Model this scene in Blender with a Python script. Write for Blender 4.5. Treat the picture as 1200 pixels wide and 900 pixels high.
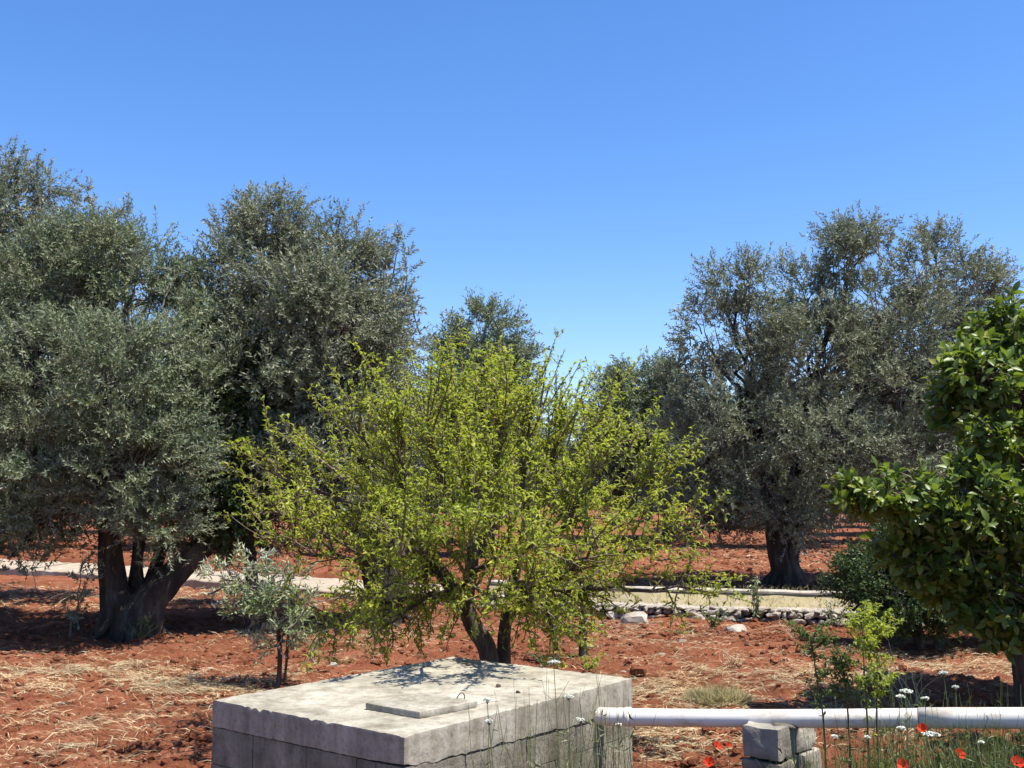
import bpy, math, random
import numpy as np
from mathutils import Vector, Matrix

for o in list(bpy.data.objects):
    bpy.data.objects.remove(o)
scene = bpy.context.scene
COL = scene.collection
R = math.radians
rng = np.random.default_rng(7)

# ------------------------------------------------------------------ camera
CAM_Z = 1.85
PITCH = math.atan(132 / 1200)
cd = bpy.data.cameras.new('camera')
cd.sensor_width = 36
cd.lens = 36.0
cd.clip_start = 0.05
cd.clip_end = 2000
cam = bpy.data.objects.new('camera', cd)
cam.location = (0, 0, CAM_Z)
cam.rotation_euler = (R(90) + PITCH, 0, 0)
COL.objects.link(cam)
scene.camera = cam

# ------------------------------------------------------------------ light
SUN = Vector((0.35, -0.16, 0.92)).normalized()
EL = math.asin(SUN.z)
ROT = math.atan2(SUN.x, SUN.y)
w = bpy.data.worlds.new('World')
scene.world = w
w.use_nodes = True
nt = w.node_tree
nt.nodes.clear()
sky = nt.nodes.new('ShaderNodeTexSky')
sky.sky_type = 'NISHITA'
sky.sun_disc = False
sky.sun_elevation = EL
sky.sun_rotation = ROT
sky.altitude = 0
sky.air_density = 1.0
sky.dust_density = 0.25
sky.ozone_density = 3.0
hs = nt.nodes.new('ShaderNodeHueSaturation')
hs.inputs['Saturation'].default_value = 1.24
bg = nt.nodes.new('ShaderNodeBackground')
bg.inputs['Strength'].default_value = 0.112
wo = nt.nodes.new('ShaderNodeOutputWorld')
nt.links.new(sky.outputs[0], hs.inputs['Color'])
tint = nt.nodes.new('ShaderNodeMix')
tint.data_type = 'RGBA'
tint.blend_type = 'MULTIPLY'
tint.inputs[0].default_value = 1.0
tint.inputs[7].default_value = (0.98, 0.94, 1.07, 1)
nt.links.new(hs.outputs[0], tint.inputs[6])
nt.links.new(tint.outputs[2], bg.inputs['Color'])
nt.links.new(bg.outputs[0], wo.inputs['Surface'])

sl = bpy.data.lights.new('sun', 'SUN')
sl.energy = 5.0
sl.angle = R(0.5)
sl.color = (1.0, 0.945, 0.84)
so = bpy.data.objects.new('sun', sl)
so.rotation_euler = SUN.to_track_quat('Z', 'Y').to_euler()
so.location = (5, -2, 20)
COL.objects.link(so)

scene.view_settings.view_transform = 'Standard'
scene.view_settings.look = 'None'
scene.view_settings.exposure = 0.92
scene.view_settings.gamma = 1.0
scene.cycles.max_bounces = 6
scene.cycles.diffuse_bounces = 2
scene.cycles.glossy_bounces = 2
scene.cycles.transmission_bounces = 4
scene.cycles.caustics_reflective = False
scene.cycles.caustics_refractive = False


# ------------------------------------------------------------------ helpers
def ray(px, py):
    a, b = (px - 600) / 1200, (450 - py) / 1200
    c, s = math.cos(PITCH), math.sin(PITCH)
    return np.array((a, c - b * s, s + b * c))


def P(px, py, d):
    """the point of the place seen at photo pixel (px, py) at depth d"""
    v = ray(px, py)
    return np.array((0, 0, CAM_Z)) + v * (d / v[1])


def G(px, py, z=0.0):
    v = ray(px, py)
    return np.array((0, 0, CAM_Z)) + v * ((z - CAM_Z) / v[2])


def _h(*a):
    n = np.zeros_like(a[0], dtype=np.int64)
    for k, q in zip((374761393, 668265263, 2147483647 // 3), a):
        n = n + q.astype(np.int64) * k
    n = (n ^ (n >> 13)) * 1274126177
    n = n & 0x7fffffff
    n = n ^ (n >> 16)
    return (n & 0xffff) / 65535.0


def noise2(x, y, s=0):
    x = x + s * 17.31; y = y + s * 9.77
    xi, yi = np.floor(x), np.floor(y)
    fx, fy = x - xi, y - yi
    fx = fx * fx * (3 - 2 * fx); fy = fy * fy * (3 - 2 * fy)
    a = _h(xi, yi) * (1 - fx) + _h(xi + 1, yi) * fx
    b = _h(xi, yi + 1) * (1 - fx) + _h(xi + 1, yi + 1) * fx
    return (a * (1 - fy) + b * fy) * 2 - 1


def noise3(p, f, s=0):
    q = p * f + s * 11.3
    i = np.floor(q); t = q - i
    t = t * t * (3 - 2 * t)
    r = 0
    for dx in (0, 1):
        for dy in (0, 1):
            for dz in (0, 1):
                wgt = (t[:, 0] if dx else 1 - t[:, 0]) * (t[:, 1] if dy else 1 - t[:, 1]) * (t[:, 2] if dz else 1 - t[:, 2])
                r = r + wgt * _h(i[:, 0] + dx, i[:, 1] + dy, i[:, 2] + dz)
    return r * 2 - 1


def unit(v):
    return v / np.maximum(np.linalg.norm(v, axis=-1, keepdims=True), 1e-9)


def rvec(n):
    return unit(rng.normal(size=(n, 3)))


class MB:
    """collects vertices and faces, then links them as one mesh object"""
    def __init__(self):
        self.v, self.q, self.t, self.n = [], [], [], 0

    def add(self, v, q=None, t=None):
        v = np.asarray(v, float).reshape(-1, 3)
        if q is not None and len(q):
            self.q.append(np.asarray(q, int).reshape(-1, 4) + self.n)
        if t is not None and len(t):
            self.t.append(np.asarray(t, int).reshape(-1, 3) + self.n)
        self.v.append(v)
        self.n += len(v)
        return self

    def mesh(self, name, mat, base=(0, 0, 0), smooth=False):
        v = np.concatenate(self.v) - np.asarray(base)
        q = np.concatenate(self.q) if self.q else np.zeros((0, 4), int)
        t = np.concatenate(self.t) if self.t else np.zeros((0, 3), int)
        me = bpy.data.meshes.new(name)
        me.vertices.add(len(v))
        me.vertices.foreach_set('co', v.astype(np.float32).ravel())
        li = np.concatenate((q.ravel(), t.ravel())).astype(np.int32)
        ls = np.concatenate((np.arange(len(q)) * 4, len(q) * 4 + np.arange(len(t)) * 3)).astype(np.int32)
        me.loops.add(len(li))
        me.loops.foreach_set('vertex_index', li)
        me.polygons.add(len(ls))
        me.polygons.foreach_set('loop_start', ls)
        me.update(calc_edges=True)
        if mat:
            me.materials.append(mat)
        (me.shade_smooth if smooth else me.shade_flat)()
        return me

    def build(self, name, mat, parent=None, base=(0, 0, 0), smooth=False, kind=None):
        o = bpy.data.objects.new(name, self.mesh(name, mat, base, smooth))
        COL.objects.link(o)
        if parent is not None:
            o.parent = parent
        else:
            o.location = base
        if kind:
            o['kind'] = kind
        return o


def thing(name, label, cat, loc, group=None, kind=None):
    o = bpy.data.objects.new(name, None)
    o.empty_display_size = 0.2
    COL.objects.link(o)
    o.location = loc
    return tag(o, label, cat, group, kind)


def tag(o, label, cat, group=None, kind=None):
    if label: o['label'] = label
    if cat: o['category'] = cat
    if group: o['group'] = group
    if kind: o['kind'] = kind
    return o


def inst(name, me, parent, mat4):
    o = bpy.data.objects.new(name, me)
    COL.objects.link(o)
    o.parent = parent
    o.matrix_basis = mat4
    return o


def copy_tree(o, parent=None):
    c = o.copy()
    COL.objects.link(c)
    if parent is not None:
        c.parent = parent
    for ch in list(o.children):
        copy_tree(ch, c)
    return c


def btubes(mb, paths, radii, sides=4, cap=False):
    """many tubes at once: paths (N,k,3), radii (N,k)"""
    paths = np.asarray(paths, float); radii = np.asarray(radii, float)
    N, k, _ = paths.shape
    tang = np.gradient(paths, axis=1)
    tang = unit(tang)
    ov = unit(paths[:, -1] - paths[:, 0])
    ref = np.where(np.abs(ov[:, 2:3]) > 0.8, np.array([[1.0, 0.13, 0]]), np.array([[0.07, 0.1, 1.0]]))
    ref = np.repeat(ref[:, None, :], k, 1)
    u = unit(np.cross(tang, ref)); v = np.cross(tang, u)
    th = np.arange(sides) / sides * 2 * math.pi
    ring = u[:, :, None, :] * np.cos(th)[None, None, :, None] + v[:, :, None, :] * np.sin(th)[None, None, :, None]
    V = paths[:, :, None, :] + ring * radii[:, :, None, None]
    idx = np.arange(N * k * sides).reshape(N, k, sides)
    a = idx[:, :-1]; b = idx[:, 1:]
    q = np.stack((a, np.roll(a, -1, 2), np.roll(b, -1, 2), b), -1).reshape(-1, 4)
    V = V.reshape(-1, 3)
    if cap:
        ctr = np.concatenate((paths[:, 0], paths[:, -1]))
        n0 = len(V)
        V = np.concatenate((V, ctr))
        t = []
        for i in range(N):
            for s in range(sides):
                t.append((n0 + i, idx[i, 0, (s + 1) % sides], idx[i, 0, s]))
                t.append((n0 + N + i, idx[i, -1, s], idx[i, -1, (s + 1) % sides]))
        mb.add(V, q, t)
    else:
        mb.add(V, q)


def curve_paths(p0, p1, bend, k, wob=0.0):
    """quadratic paths from p0 to p1 bulging by the vector bend"""
    p0 = np.asarray(p0, float).reshape(-1, 3); p1 = np.asarray(p1, float).reshape(-1, 3)
    bend = np.broadcast_to(np.asarray(bend, float), p0.shape)
    t = np.linspace(0, 1, k)[None, :, None]
    c = (p0 + p1) / 2 + bend
    X = (1 - t) ** 2 * p0[:, None] + 2 * t * (1 - t) * c[:, None] + t * t * p1[:, None]
    if wob:
        X = X + rng.normal(size=X.shape) * wob * np.sin(np.pi * t) * np.linalg.norm(p1 - p0, axis=1)[:, None, None]
    return X


def leaves2(mb, pos, d, n, L, W, fold=0.25):
    """slim leaves: two triangles folded along the midrib"""
    d = unit(d); s = unit(np.cross(d, n)); nn = np.cross(s, d)
    L = np.asarray(L)[:, None]; W = np.asarray(W)[:, None]
    mid = pos + d * L * 0.45 + nn * W * fold
    V = np.stack((pos, mid - s * W / 2, pos + d * L, mid + s * W / 2), 1)
    i = np.arange(len(pos))[:, None] * 4
    t = np.concatenate((i + np.array([[0, 2, 1]]), i + np.array([[0, 3, 2]])), 0)
    mb.add(V.reshape(-1, 3), None, t)


def leaves4(mb, pos, d, n, L, W, droop=0.25):
    """leaves bent along their length: a folded pair of quads and a tip"""
    d = unit(d); s = unit(np.cross(d, n)); nn = np.cross(s, d)
    L = np.asarray(L)[:, None]; W = np.asarray(W)[:, None]
    m = pos + d * L * 0.5 + nn * L * 0.06
    tip = pos + d * L * 0.97 - nn * L * droop
    f = nn * W * 0.22
    V = np.stack((pos, m, tip, m - s * W / 2 + f, m + s * W / 2 + f), 1)
    i = np.arange(len(pos))[:, None] * 5
    t = np.concatenate([i + np.array([f]) for f in ((0, 1, 3), (0, 4, 1), (1, 2, 3), (1, 4, 2))], 0)
    mb.add(V.reshape(-1, 3), None, t)


def broad_leaf_local(L, W, droop, fold, twist):
    """one broad leaf along +X, 14 triangles"""
    prof = ((0.0, 0.05), (0.22, 0.72), (0.5, 1.0), (0.78, 0.66), (1.0, 0.0))
    V, q, t = [], [], []
    for x, wd in prof:
        z = -droop * L * x * x
        hw = W / 2 * wd
        tw = twist * x
        V += [(x * L, -hw * math.cos(tw), z + fold * hw - hw * math.sin(tw)), (x * L, 0, z), (x * L, hw * math.cos(tw), z + fold * hw + hw * math.sin(tw))]
    for i in range(4):
        a = i * 3
        q += [(a, a + 3, a + 4, a + 1), (a + 1, a + 4, a + 5, a + 2)]
    return np.array(V), q


def frame_mats(pos, d, n):
    d = unit(d); s = unit(np.cross(n, d)); nn = np.cross(d, s)
    return d, s, nn


# rounded, rough box as subdivided cube
def rough_box(size, seg, rad, amp, freq, seed):
    sx, sy, sz = size
    V, Q = [], []
    n0 = 0
    for ax in range(3):
        for sg in (-1, 1):
            a1, a2 = (ax + 1) % 3, (ax + 2) % 3
            na, nb = seg[a1], seg[a2]
            u, v = np.meshgrid(np.linspace(-1, 1, na + 1), np.linspace(-1, 1, nb + 1), indexing='ij')
            p = np.zeros(((na + 1) * (nb + 1), 3))
            p[:, a1] = u.ravel(); p[:, a2] = v.ravel(); p[:, ax] = sg
            V.append(p)
            idx = np.arange(len(p)).reshape(na + 1, nb + 1) + n0
            qq = np.stack((idx[:-1, :-1], idx[1:, :-1], idx[1:, 1:], idx[:-1, 1:]), -1).reshape(-1, 4)
            if sg < 0:
                qq = qq[:, ::-1]
            Q.append(qq)
            n0 += len(p)
    V = np.concatenate(V) * (np.array(size) / 2)
    inner = np.maximum(np.array(size) / 2 - rad, 0.001)
    c = np.clip(V, -inner, inner)
    dlt = V - c
    ln = np.linalg.norm(dlt, axis=1, keepdims=True)
    nrm = dlt / np.maximum(ln, 1e-9)
    V = c + nrm * np.minimum(ln, rad)
    V = V + nrm * (noise3(V, freq, seed) * amp + noise3(V, freq * 2.7, seed + 3) * amp * 0.5)[:, None]
    return V, np.concatenate(Q)


def rock(seed, rough=0.3, flat=0.7):
    """small lumpy stone, 80 triangles, radius about 1"""
    t = (1 + 5 ** 0.5) / 2
    v = np.array([(-1, t, 0), (1, t, 0), (-1, -t, 0), (1, -t, 0), (0, -1, t), (0, 1, t), (0, -1, -t), (0, 1, -t), (t, 0, -1), (t, 0, 1), (-t, 0, -1), (-t, 0, 1)], float)
    f = [(0, 11, 5), (0, 5, 1), (0, 1, 7), (0, 7, 10), (0, 10, 11), (1, 5, 9), (5, 11, 4), (11, 10, 2), (10, 7, 6), (7, 1, 8), (3, 9, 4), (3, 4, 2), (3, 2, 6), (3, 6, 8), (3, 8, 9), (4, 9, 5), (2, 4, 11), (6, 2, 10), (8, 6, 7), (9, 8, 1)]
    v = unit(v)
    if rough >= 0:
        vs = [tuple(x) for x in v]; cache = {}; nf = []
        def mid(a, b):
            k = (min(a, b), max(a, b))
            if k not in cache:
                m = np.array(vs[a]) + np.array(vs[b]); m /= np.linalg.norm(m)
                vs.append(tuple(m)); cache[k] = len(vs) - 1
            return cache[k]
        for a, b, c in f:
            x, y, z = mid(a, b), mid(b, c), mid(c, a)
            nf += [(a, x, z), (b, y, x), (c, z, y), (x, y, z)]
        v = np.array(vs); f = nf
    v = v * (1 + abs(rough) * (noise3(v, 1.3, seed) + 0.5 * noise3(v, 3.1, seed + 5)))[:, None]
    v = np.sign(v) * np.abs(v) ** 0.8
    v[:, 2] *= flat
    return v, f


# ------------------------------------------------------------------ materials
def new_mat(name):
    m = bpy.data.materials.new(name)
    m.use_nodes = True
    t = m.node_tree
    b = t.nodes['Principled BSDF']
    return m, t, b, t.nodes['Material Output']


def nd(t, typ, **kw):
    n = t.nodes.new(typ)
    for k, v in kw.items():
        setattr(n, k, v)
    return n


def ramp(t, fac, stops):
    r = nd(t, 'ShaderNodeValToRGB')
    e = r.color_ramp.elements
    while len(e) > 1:
        e.remove(e[-1])
    e[0].position, e[0].color = stops[0][0], (*stops[0][1], 1)
    for p, c in stops[1:]:
        x = e.new(p); x.color = (*c, 1)
    t.links.new(fac, r.inputs[0])
    return r.outputs[0]


def noise_tex(t, scale, detail=4, rough=0.6, coord='Object', sx=None):
    tc = nd(t, 'ShaderNodeTexCoord')
    src = tc.outputs[coord]
    if sx:
        mp = nd(t, 'ShaderNodeMapping'); mp.inputs['Scale'].default_value = sx
        t.links.new(src, mp.inputs[0]); src = mp.outputs[0]
    n = nd(t, 'ShaderNodeTexNoise')
    n.inputs['Scale'].default_value = scale
    n.inputs['Detail'].default_value = detail
    n.inputs['Roughness'].default_value = rough
    t.links.new(src, n.inputs['Vector'])
    return n.outputs['Fac']


def mix(t, fac, a, b, mode='MIX'):
    m = nd(t, 'ShaderNodeMix', data_type='RGBA', blend_type=mode)
    for s, v in ((m.inputs[0], fac), (m.inputs[6], a), (m.inputs[7], b)):
        if isinstance(v, (int, float)):
            s.default_value = v
        elif isinstance(v, tuple):
            s.default_value = (*v, 1)
        else:
            t.links.new(v, s)
    return m.outputs[2]


def bump(t, b, h, strength, dist):
    n = nd(t, 'ShaderNodeBump')
    n.inputs['Strength'].default_value = strength
    n.inputs['Distance'].default_value = dist
    t.links.new(h, n.inputs['Height'])
    t.links.new(n.outputs[0], b.inputs['Normal'])
    return n


def leaf_mat(name, stops, under, trans, rough=0.45, tmix=0.3, spec=0.4):
    m, t, b, out = new_mat(name)
    g = nd(t, 'ShaderNodeNewGeometry')
    top = ramp(t, g.outputs['Random Per Island'], stops)
    col = mix(t, g.outputs['Backfacing'], top, under)
    vn = noise_tex(t, 1.4, 3, .55)
    col = mix(t, 1.0, col, ramp(t, vn, [(.36, (.78, .84, .84)), (.64, (1.22, 1.16, 1.08))]), 'MULTIPLY')
    t.links.new(col, b.inputs['Base Color'])
    b.inputs['Roughness'].default_value = rough
    b.inputs['Specular IOR Level'].default_value = spec
    tr = nd(t, 'ShaderNodeBsdfTranslucent')
    tr.inputs['Color'].default_value = (*trans, 1)
    ms = nd(t, 'ShaderNodeMixShader')
    ms.inputs[0].default_value = tmix
    t.links.new(b.outputs[0], ms.inputs[1]); t.links.new(tr.outputs[0], ms.inputs[2])
    t.links.new(ms.outputs[0], out.inputs['Surface'])
    return m


M = {}
M['olive'] = leaf_mat('olive_leaf', [(0, (.060, .086, .046)), (.4, (.138, .170, .090)), (.75, (.212, .243, .143)), (1, (.29, .31, .22))], (.30, .33, .255), (.17, .23, .08), .52, .23, .32)
M['olive_grey'] = leaf_mat('grey_olive_leaf', [(0, (.068, .088, .054)), (.4, (.152, .174, .106)), (.75, (.23, .25, .163)), (1, (.31, .32, .245))], (.32, .335, .275), (.18, .22, .095), .52, .23, .32)
M['dark'] = leaf_mat('dark_evergreen_leaf', [(0, (.028, .06, .018)), (.6, (.05, .092, .028)), (1, (.10, .145, .034))], (.06, .085, .035), (.06, .11, .015), .45, .2, .3)
M['plum'] = leaf_mat('plum_leaf', [(0, (.080, .115, .016)), (.25, (.175, .23, .022)), (.7, (.29, .34, .036)), (.93, (.38, .40, .055)), (1, (.40, .31, .06))], (.27, .30, .07), (.48, .56, .04), .5, .42, .3)
M['broad'] = leaf_mat('broad_glossy_leaf', [(0, (.036, .070, .016)), (.4, (.068, .122, .020)), (.75, (.125, .185, .028)), (.94, (.21, .25, .045)), (1, (.27, .24, .06))], (.11, .15, .05), (.22, .32, .025), .42, .32, .4)
M['young'] = leaf_mat('young_olive_leaf', [(0, (.13, .18, .08)), (.6, (.25, .30, .13)), (1, (.38, .41, .2))], (.36, .38, .28), (.18, .22, .07), .42, .2, .4)
M['weed'] = leaf_mat('weed_leaf', [(0, (.06, .09, .018)), (.6, (.095, .13, .028)), (1, (.16, .17, .05))], (.12, .15, .06), (.15, .2, .03), .5, .3, .3)
M['straw'] = leaf_mat('straw', [(0, (.28, .19, .10)), (.5, (.46, .35, .21)), (1, (.62, .50, .33))], (.40, .30, .17), (.4, .3, .15), .6, .1, .3)
M['tussock'] = leaf_mat('dry_tussock_blade', [(0, (.22, .19, .085)), (.5, (.34, .29, .14)), (1, (.45, .38, .2))], (.3, .26, .13), (.3, .26, .1), .6, .15, .3)


def bark_mat(name, a, b_, c, sc=6.0, bs=0.9):
    m, t, b, out = new_mat(name)
    n1 = noise_tex(t, sc, 6, .65, 'Object', (1, 1, .22))
    n2 = noise_tex(t, sc * 5, 5, .7, 'Object', (1, 1, .35))
    col = ramp(t, n1, [(.3, a), (.5, b_), (.72, c)])
    col = mix(t, n2, col, (.75, .75, .75), 'MULTIPLY')
    t.links.new(col, b.inputs['Base Color'])
    b.inputs['Roughness'].default_value = .9
    b.inputs['Specular IOR Level'].default_value = .2
    ad = nd(t, 'ShaderNodeMath', operation='ADD')
    t.links.new(n1, ad.inputs[0]); t.links.new(n2, ad.inputs[1])
    bump(t, b, ad.outputs[0], bs, .05)
    return m


M['bark_olive'] = bark_mat('olive_bark', (.028, .021, .016), (.060, .047, .037), (.16, .14, .115))
M['bark_plum'] = bark_mat('plum_bark', (.05, .036, .03), (.10, .075, .06), (.20, .17, .145), 14, .6)
M['twig'] = bark_mat('twig_bark', (.09, .08, .068), (.15, .135, .115), (.26, .24, .21), 20, .2)
M['twig_plum'] = bark_mat('plum_twig_bark', (.09, .06, .045), (.15, .11, .08), (.30, .26, .22), 20, .2)


def concrete_mat(name, a, b_, c, lichen=None, bs=.35):
    m, t, b, out = new_mat(name)
    n1 = noise_tex(t, 3.2, 8, .68)
    n2 = noise_tex(t, 45, 6, .7)
    n3 = noise_tex(t, 9, 5, .65, 'Object', (1, 1, .16))
    oi = nd(t, 'ShaderNodeObjectInfo')
    col = ramp(t, n1, [(.30, a), (.52, b_), (.75, c)])
    grit = ramp(t, n2, [(.32, (.62, .60, .57)), (.5, (1, 1, 1)), (.75, (1.08, 1.07, 1.05))])
    col = mix(t, .8, col, grit, 'MULTIPLY')
    st = ramp(t, n3, [(.42, (1, 1, 1)), (.68, (.60, .57, .53))])
    col = mix(t, 1.0, col, st, 'MULTIPLY')
    tint = ramp(t, oi.outputs['Random'], [(0, (.86, .85, .84)), (1, (1.06, 1.04, 1.0))])
    col = mix(t, 1.0, col, tint, 'MULTIPLY')
    if lichen:
        n4 = noise_tex(t, 3.5, 7, .7)
        f = ramp(t, n4, [(.36, (0, 0, 0)), (.55, (1, 1, 1))])
        col = mix(t, f, col, lichen)
    t.links.new(col, b.inputs['Base Color'])
    b.inputs['Roughness'].default_value = .93
    b.inputs['Specular IOR Level'].default_value = .2
    bump(t, b, n2, bs, .012)
    return m


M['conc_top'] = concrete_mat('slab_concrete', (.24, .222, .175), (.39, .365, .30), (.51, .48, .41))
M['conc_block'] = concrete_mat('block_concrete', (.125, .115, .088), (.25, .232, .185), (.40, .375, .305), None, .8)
M['mortar'] = concrete_mat('mortar', (.12, .105, .085), (.17, .15, .125), (.22, .2, .17))
M['plaster_white'] = concrete_mat('whitewash', (.38, .34, .28), (.50, .46, .40), (.62, .58, .52))
M['plaster_yellow'] = concrete_mat('lichen_plaster', (.34, .29, .20), (.46, .40, .30), (.56, .50, .41), (.36, .30, .165))
M['strip'] = concrete_mat('worn_whitewash', (.33, .29, .23), (.45, .41, .35), (.58, .54, .47), (.33, .26, .19))
M['cap'] = concrete_mat('wall_cap', (.30, .265, .21), (.43, .39, .33), (.54, .50, .43))


def stone_mat(name, a, b_, c):
    m, t, b, out = new_mat(name)
    oi = nd(t, 'ShaderNodeObjectInfo')
    n1 = noise_tex(t, 3, 7, .65)
    n2 = noise_tex(t, 30, 5, .7)
    col = ramp(t, n1, [(.3, a), (.5, b_), (.7, c)])
    tint = ramp(t, oi.outputs['Random'], [(0, (.65, .62, .58)), (.5, (.9, .88, .86)), (1, (1.1, 1.08, 1.05))])
    col = mix(t, 1.0, col, tint, 'MULTIPLY')
    t.links.new(col, b.inputs['Base Color'])
    b.inputs['Roughness'].default_value = .92
    b.inputs['Specular IOR Level'].default_value = .2
    bump(t, b, n2, .5, .02)
    return m


M['stone'] = stone_mat('limestone', (.20, .17, .14), (.36, .32, .27), (.52, .48, .42))
M['tuff'] = stone_mat('weathered_tuff', (.11, .105, .092), (.30, .28, .24), (.48, .45, .38))


def soil_mat():
    m, t, b, out = new_mat('red_soil')
    n0 = noise_tex(t, .35, 4, .6)
    n1 = noise_tex(t, 2.3, 8, .7)
    n2 = noise_tex(t, 24, 8, .75)
    n3 = noise_tex(t, 90, 4, .7)
    col = ramp(t, n1, [(.28, (.150, .049, .025)), (.5, (.245, .087, .044)), (.72, (.35, .155, .092))])
    sh = ramp(t, n0, [(.35, (.82, .80, .78)), (.65, (1.12, 1.1, 1.08))])
    col = mix(t, 1.0, col, sh, 'MULTIPLY')
    gr = ramp(t, n2, [(.34, (.60, .55, .52)), (.5, (1, 1, 1)), (.72, (1.2, 1.2, 1.2))])
    col = mix(t, .8, col, gr, 'MULTIPLY')
    dk = noise_tex(t, 38, 3, .65, 'Object', (1, 1.4, 1))
    col = mix(t, 1.0, col, ramp(t, dk, [(.33, (.42, .38, .36)), (.43, (1, 1, 1))]), 'MULTIPLY')
    fl = noise_tex(t, 55, 3, .6, 'Object', (1, 1.7, 1))
    ff = ramp(t, fl, [(.60, (0, 0, 0)), (.70, (.65, .65, .65))])
    pt = noise_tex(t, .8, 4, .6)
    pf = ramp(t, pt, [(.42, (.15, .15, .15)), (.62, (1, 1, 1))])
    fm = mix(t, 1.0, ff, pf, 'MULTIPLY')
    col = mix(t, fm, col, (.46, .33, .21))
    t.links.new(col, b.inputs['Base Color'])
    b.inputs['Roughness'].default_value = .97
    b.inputs['Specular IOR Level'].default_value = .1
    ad = nd(t, 'ShaderNodeMath', operation='MULTIPLY_ADD')
    t.links.new(n3, ad.inputs[0]); ad.inputs[1].default_value = .35
    t.links.new(n2, ad.inputs[2])
    bump(t, b, ad.outputs[0], .9, .05)
    return m


M['soil'] = soil_mat()


def plain(name, col, rough=.5, spec=.4, var=None, sc=8):
    m, t, b, out = new_mat(name)
    n = noise_tex(t, sc, 5, .6)
    c2 = var or tuple(x * .8 for x in col)
    t.links.new(ramp(t, n, [(.35, c2), (.6, col)]), b.inputs['Base Color'])
    b.inputs['Roughness'].default_value = rough
    b.inputs['Specular IOR Level'].default_value = spec
    return m


def pvc_mat():
    m, t, b, out = new_mat('white_pvc')
    n1 = noise_tex(t, 2.5, 5, .6)
    n2 = noise_tex(t, 30, 4, .7)
    n3 = noise_tex(t, 8, 6, .7, 'Object', (.25, 1, 1))
    col = ramp(t, n1, [(.35, (.60, .555, .485)), (.6, (.70, .665, .61))])
    col = mix(t, 1.0, col, ramp(t, n3, [(.36, (.74, .66, .58)), (.5, (1, 1, 1))]), 'MULTIPLY')
    col = mix(t, ramp(t, n2, [(.66, (0, 0, 0)), (.76, (.5, .5, .5))]), col, (.30, .17, .11))
    t.links.new(col, b.inputs['Base Color'])
    b.inputs['Roughness'].default_value = .5
    b.inputs['Specular IOR Level'].default_value = .35
    return m


M['pvc'] = pvc_mat()
M['pvc_joint'] = plain('pipe_sealant', (.25, .2, .15), .8, .2)
M['wire'] = plain('rusty_wire', (.10, .06, .045), .7, .3)
M['poppy'] = leaf_mat('poppy_petal', [(0, (.62, .035, .010)), (1, (.80, .075, .02))], (.6, .05, .02), (.75, .08, .02), .6, .35, .2)
M['poppy_eye'] = plain('poppy_eye', (.015, .012, .015), .7, .2)
M['umbel'] = leaf_mat('white_floret', [(0, (.62, .64, .56)), (1, (.82, .82, .76))], (.66, .68, .58), (.5, .52, .42), .7, .2, .2)
M['stem'] = leaf_mat('green_stem', [(0, (.085, .115, .04)), (.6, (.14, .16, .07)), (1, (.24, .22, .12))], (.14, .16, .07), (.1, .12, .03), .6, .05, .3)
M['stem_brown'] = plain('brown_stem', (.10, .075, .045), .7, .2)


# ------------------------------------------------------------------ terrain
WALL = np.array([(-30, 35.5), (-13, 25.4), (-10.4, 23.9), (-6.5, 21.4), (-3.1, 18.9), (0, 16.9), (2.2, 15.8), (4.8, 15.1), (9, 14.0), (30, 8.8)])


def wall_y(x):
    return np.interp(x, WALL[:, 0], WALL[:, 1])


def ground_z(x, y, fine=True):
    x = np.asarray(x, float); y = np.asarray(y, float)
    s = np.clip((y - wall_y(x) - .25 - 2.1 * np.clip((-.7 - x) / .3, 0, 1)) / .5, 0, 1)
    z = .24 * s * s * (3 - 2 * s)
    z = z + .045 * noise2(x * .7, y * .7, 1) + .03 * noise2(x * 1.7, y * 1.7, 2)
    z = z * 1.0
    if fine:
        a = np.clip((38 - np.hypot(x, y)) / 20, 0, 1)
        z = z + a * (.040 * noise2(x * 4.3, y * 4.3, 3) + .030 * (1 - 2 * np.abs(noise2(x * 9, y * 9, 4))) * np.clip(noise2(x * .9, y * .9, 9) + .6, 0, 1) + .017 * noise2(x * 19, y * 19, 5))
    return z


ys = np.concatenate((np.linspace(-40, 1, 14), np.linspace(1.6, 5.8, 24), np.geomspace(6.0, 30, 430), np.geomspace(31, 900, 46)))
um = np.linspace(-.52, .52, 500)
us = np.concatenate((np.geomspace(8, .56, 22) * -1, um, np.geomspace(.56, 8, 22)))
YY, UU = np.meshgrid(ys, us, indexing='ij')
XX = UU * (6 + np.abs(YY))
ZZ = ground_z(XX, YY)
idx = np.arange(XX.size).reshape(XX.shape)
q = np.stack((idx[:-1, :-1], idx[:-1, 1:], idx[1:, 1:], idx[1:, :-1]), -1).reshape(-1, 4)
MB().add(np.stack((XX, YY, ZZ), -1), q).build('ground', M['soil'], smooth=True, kind='structure')


def gp(px, py):
    p = G(px, py)
    if p[1] > wall_y(p[0]) + .6 + 2.1 * (p[0] < -.8):
        p = G(px, py, .24)
    return p


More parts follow.
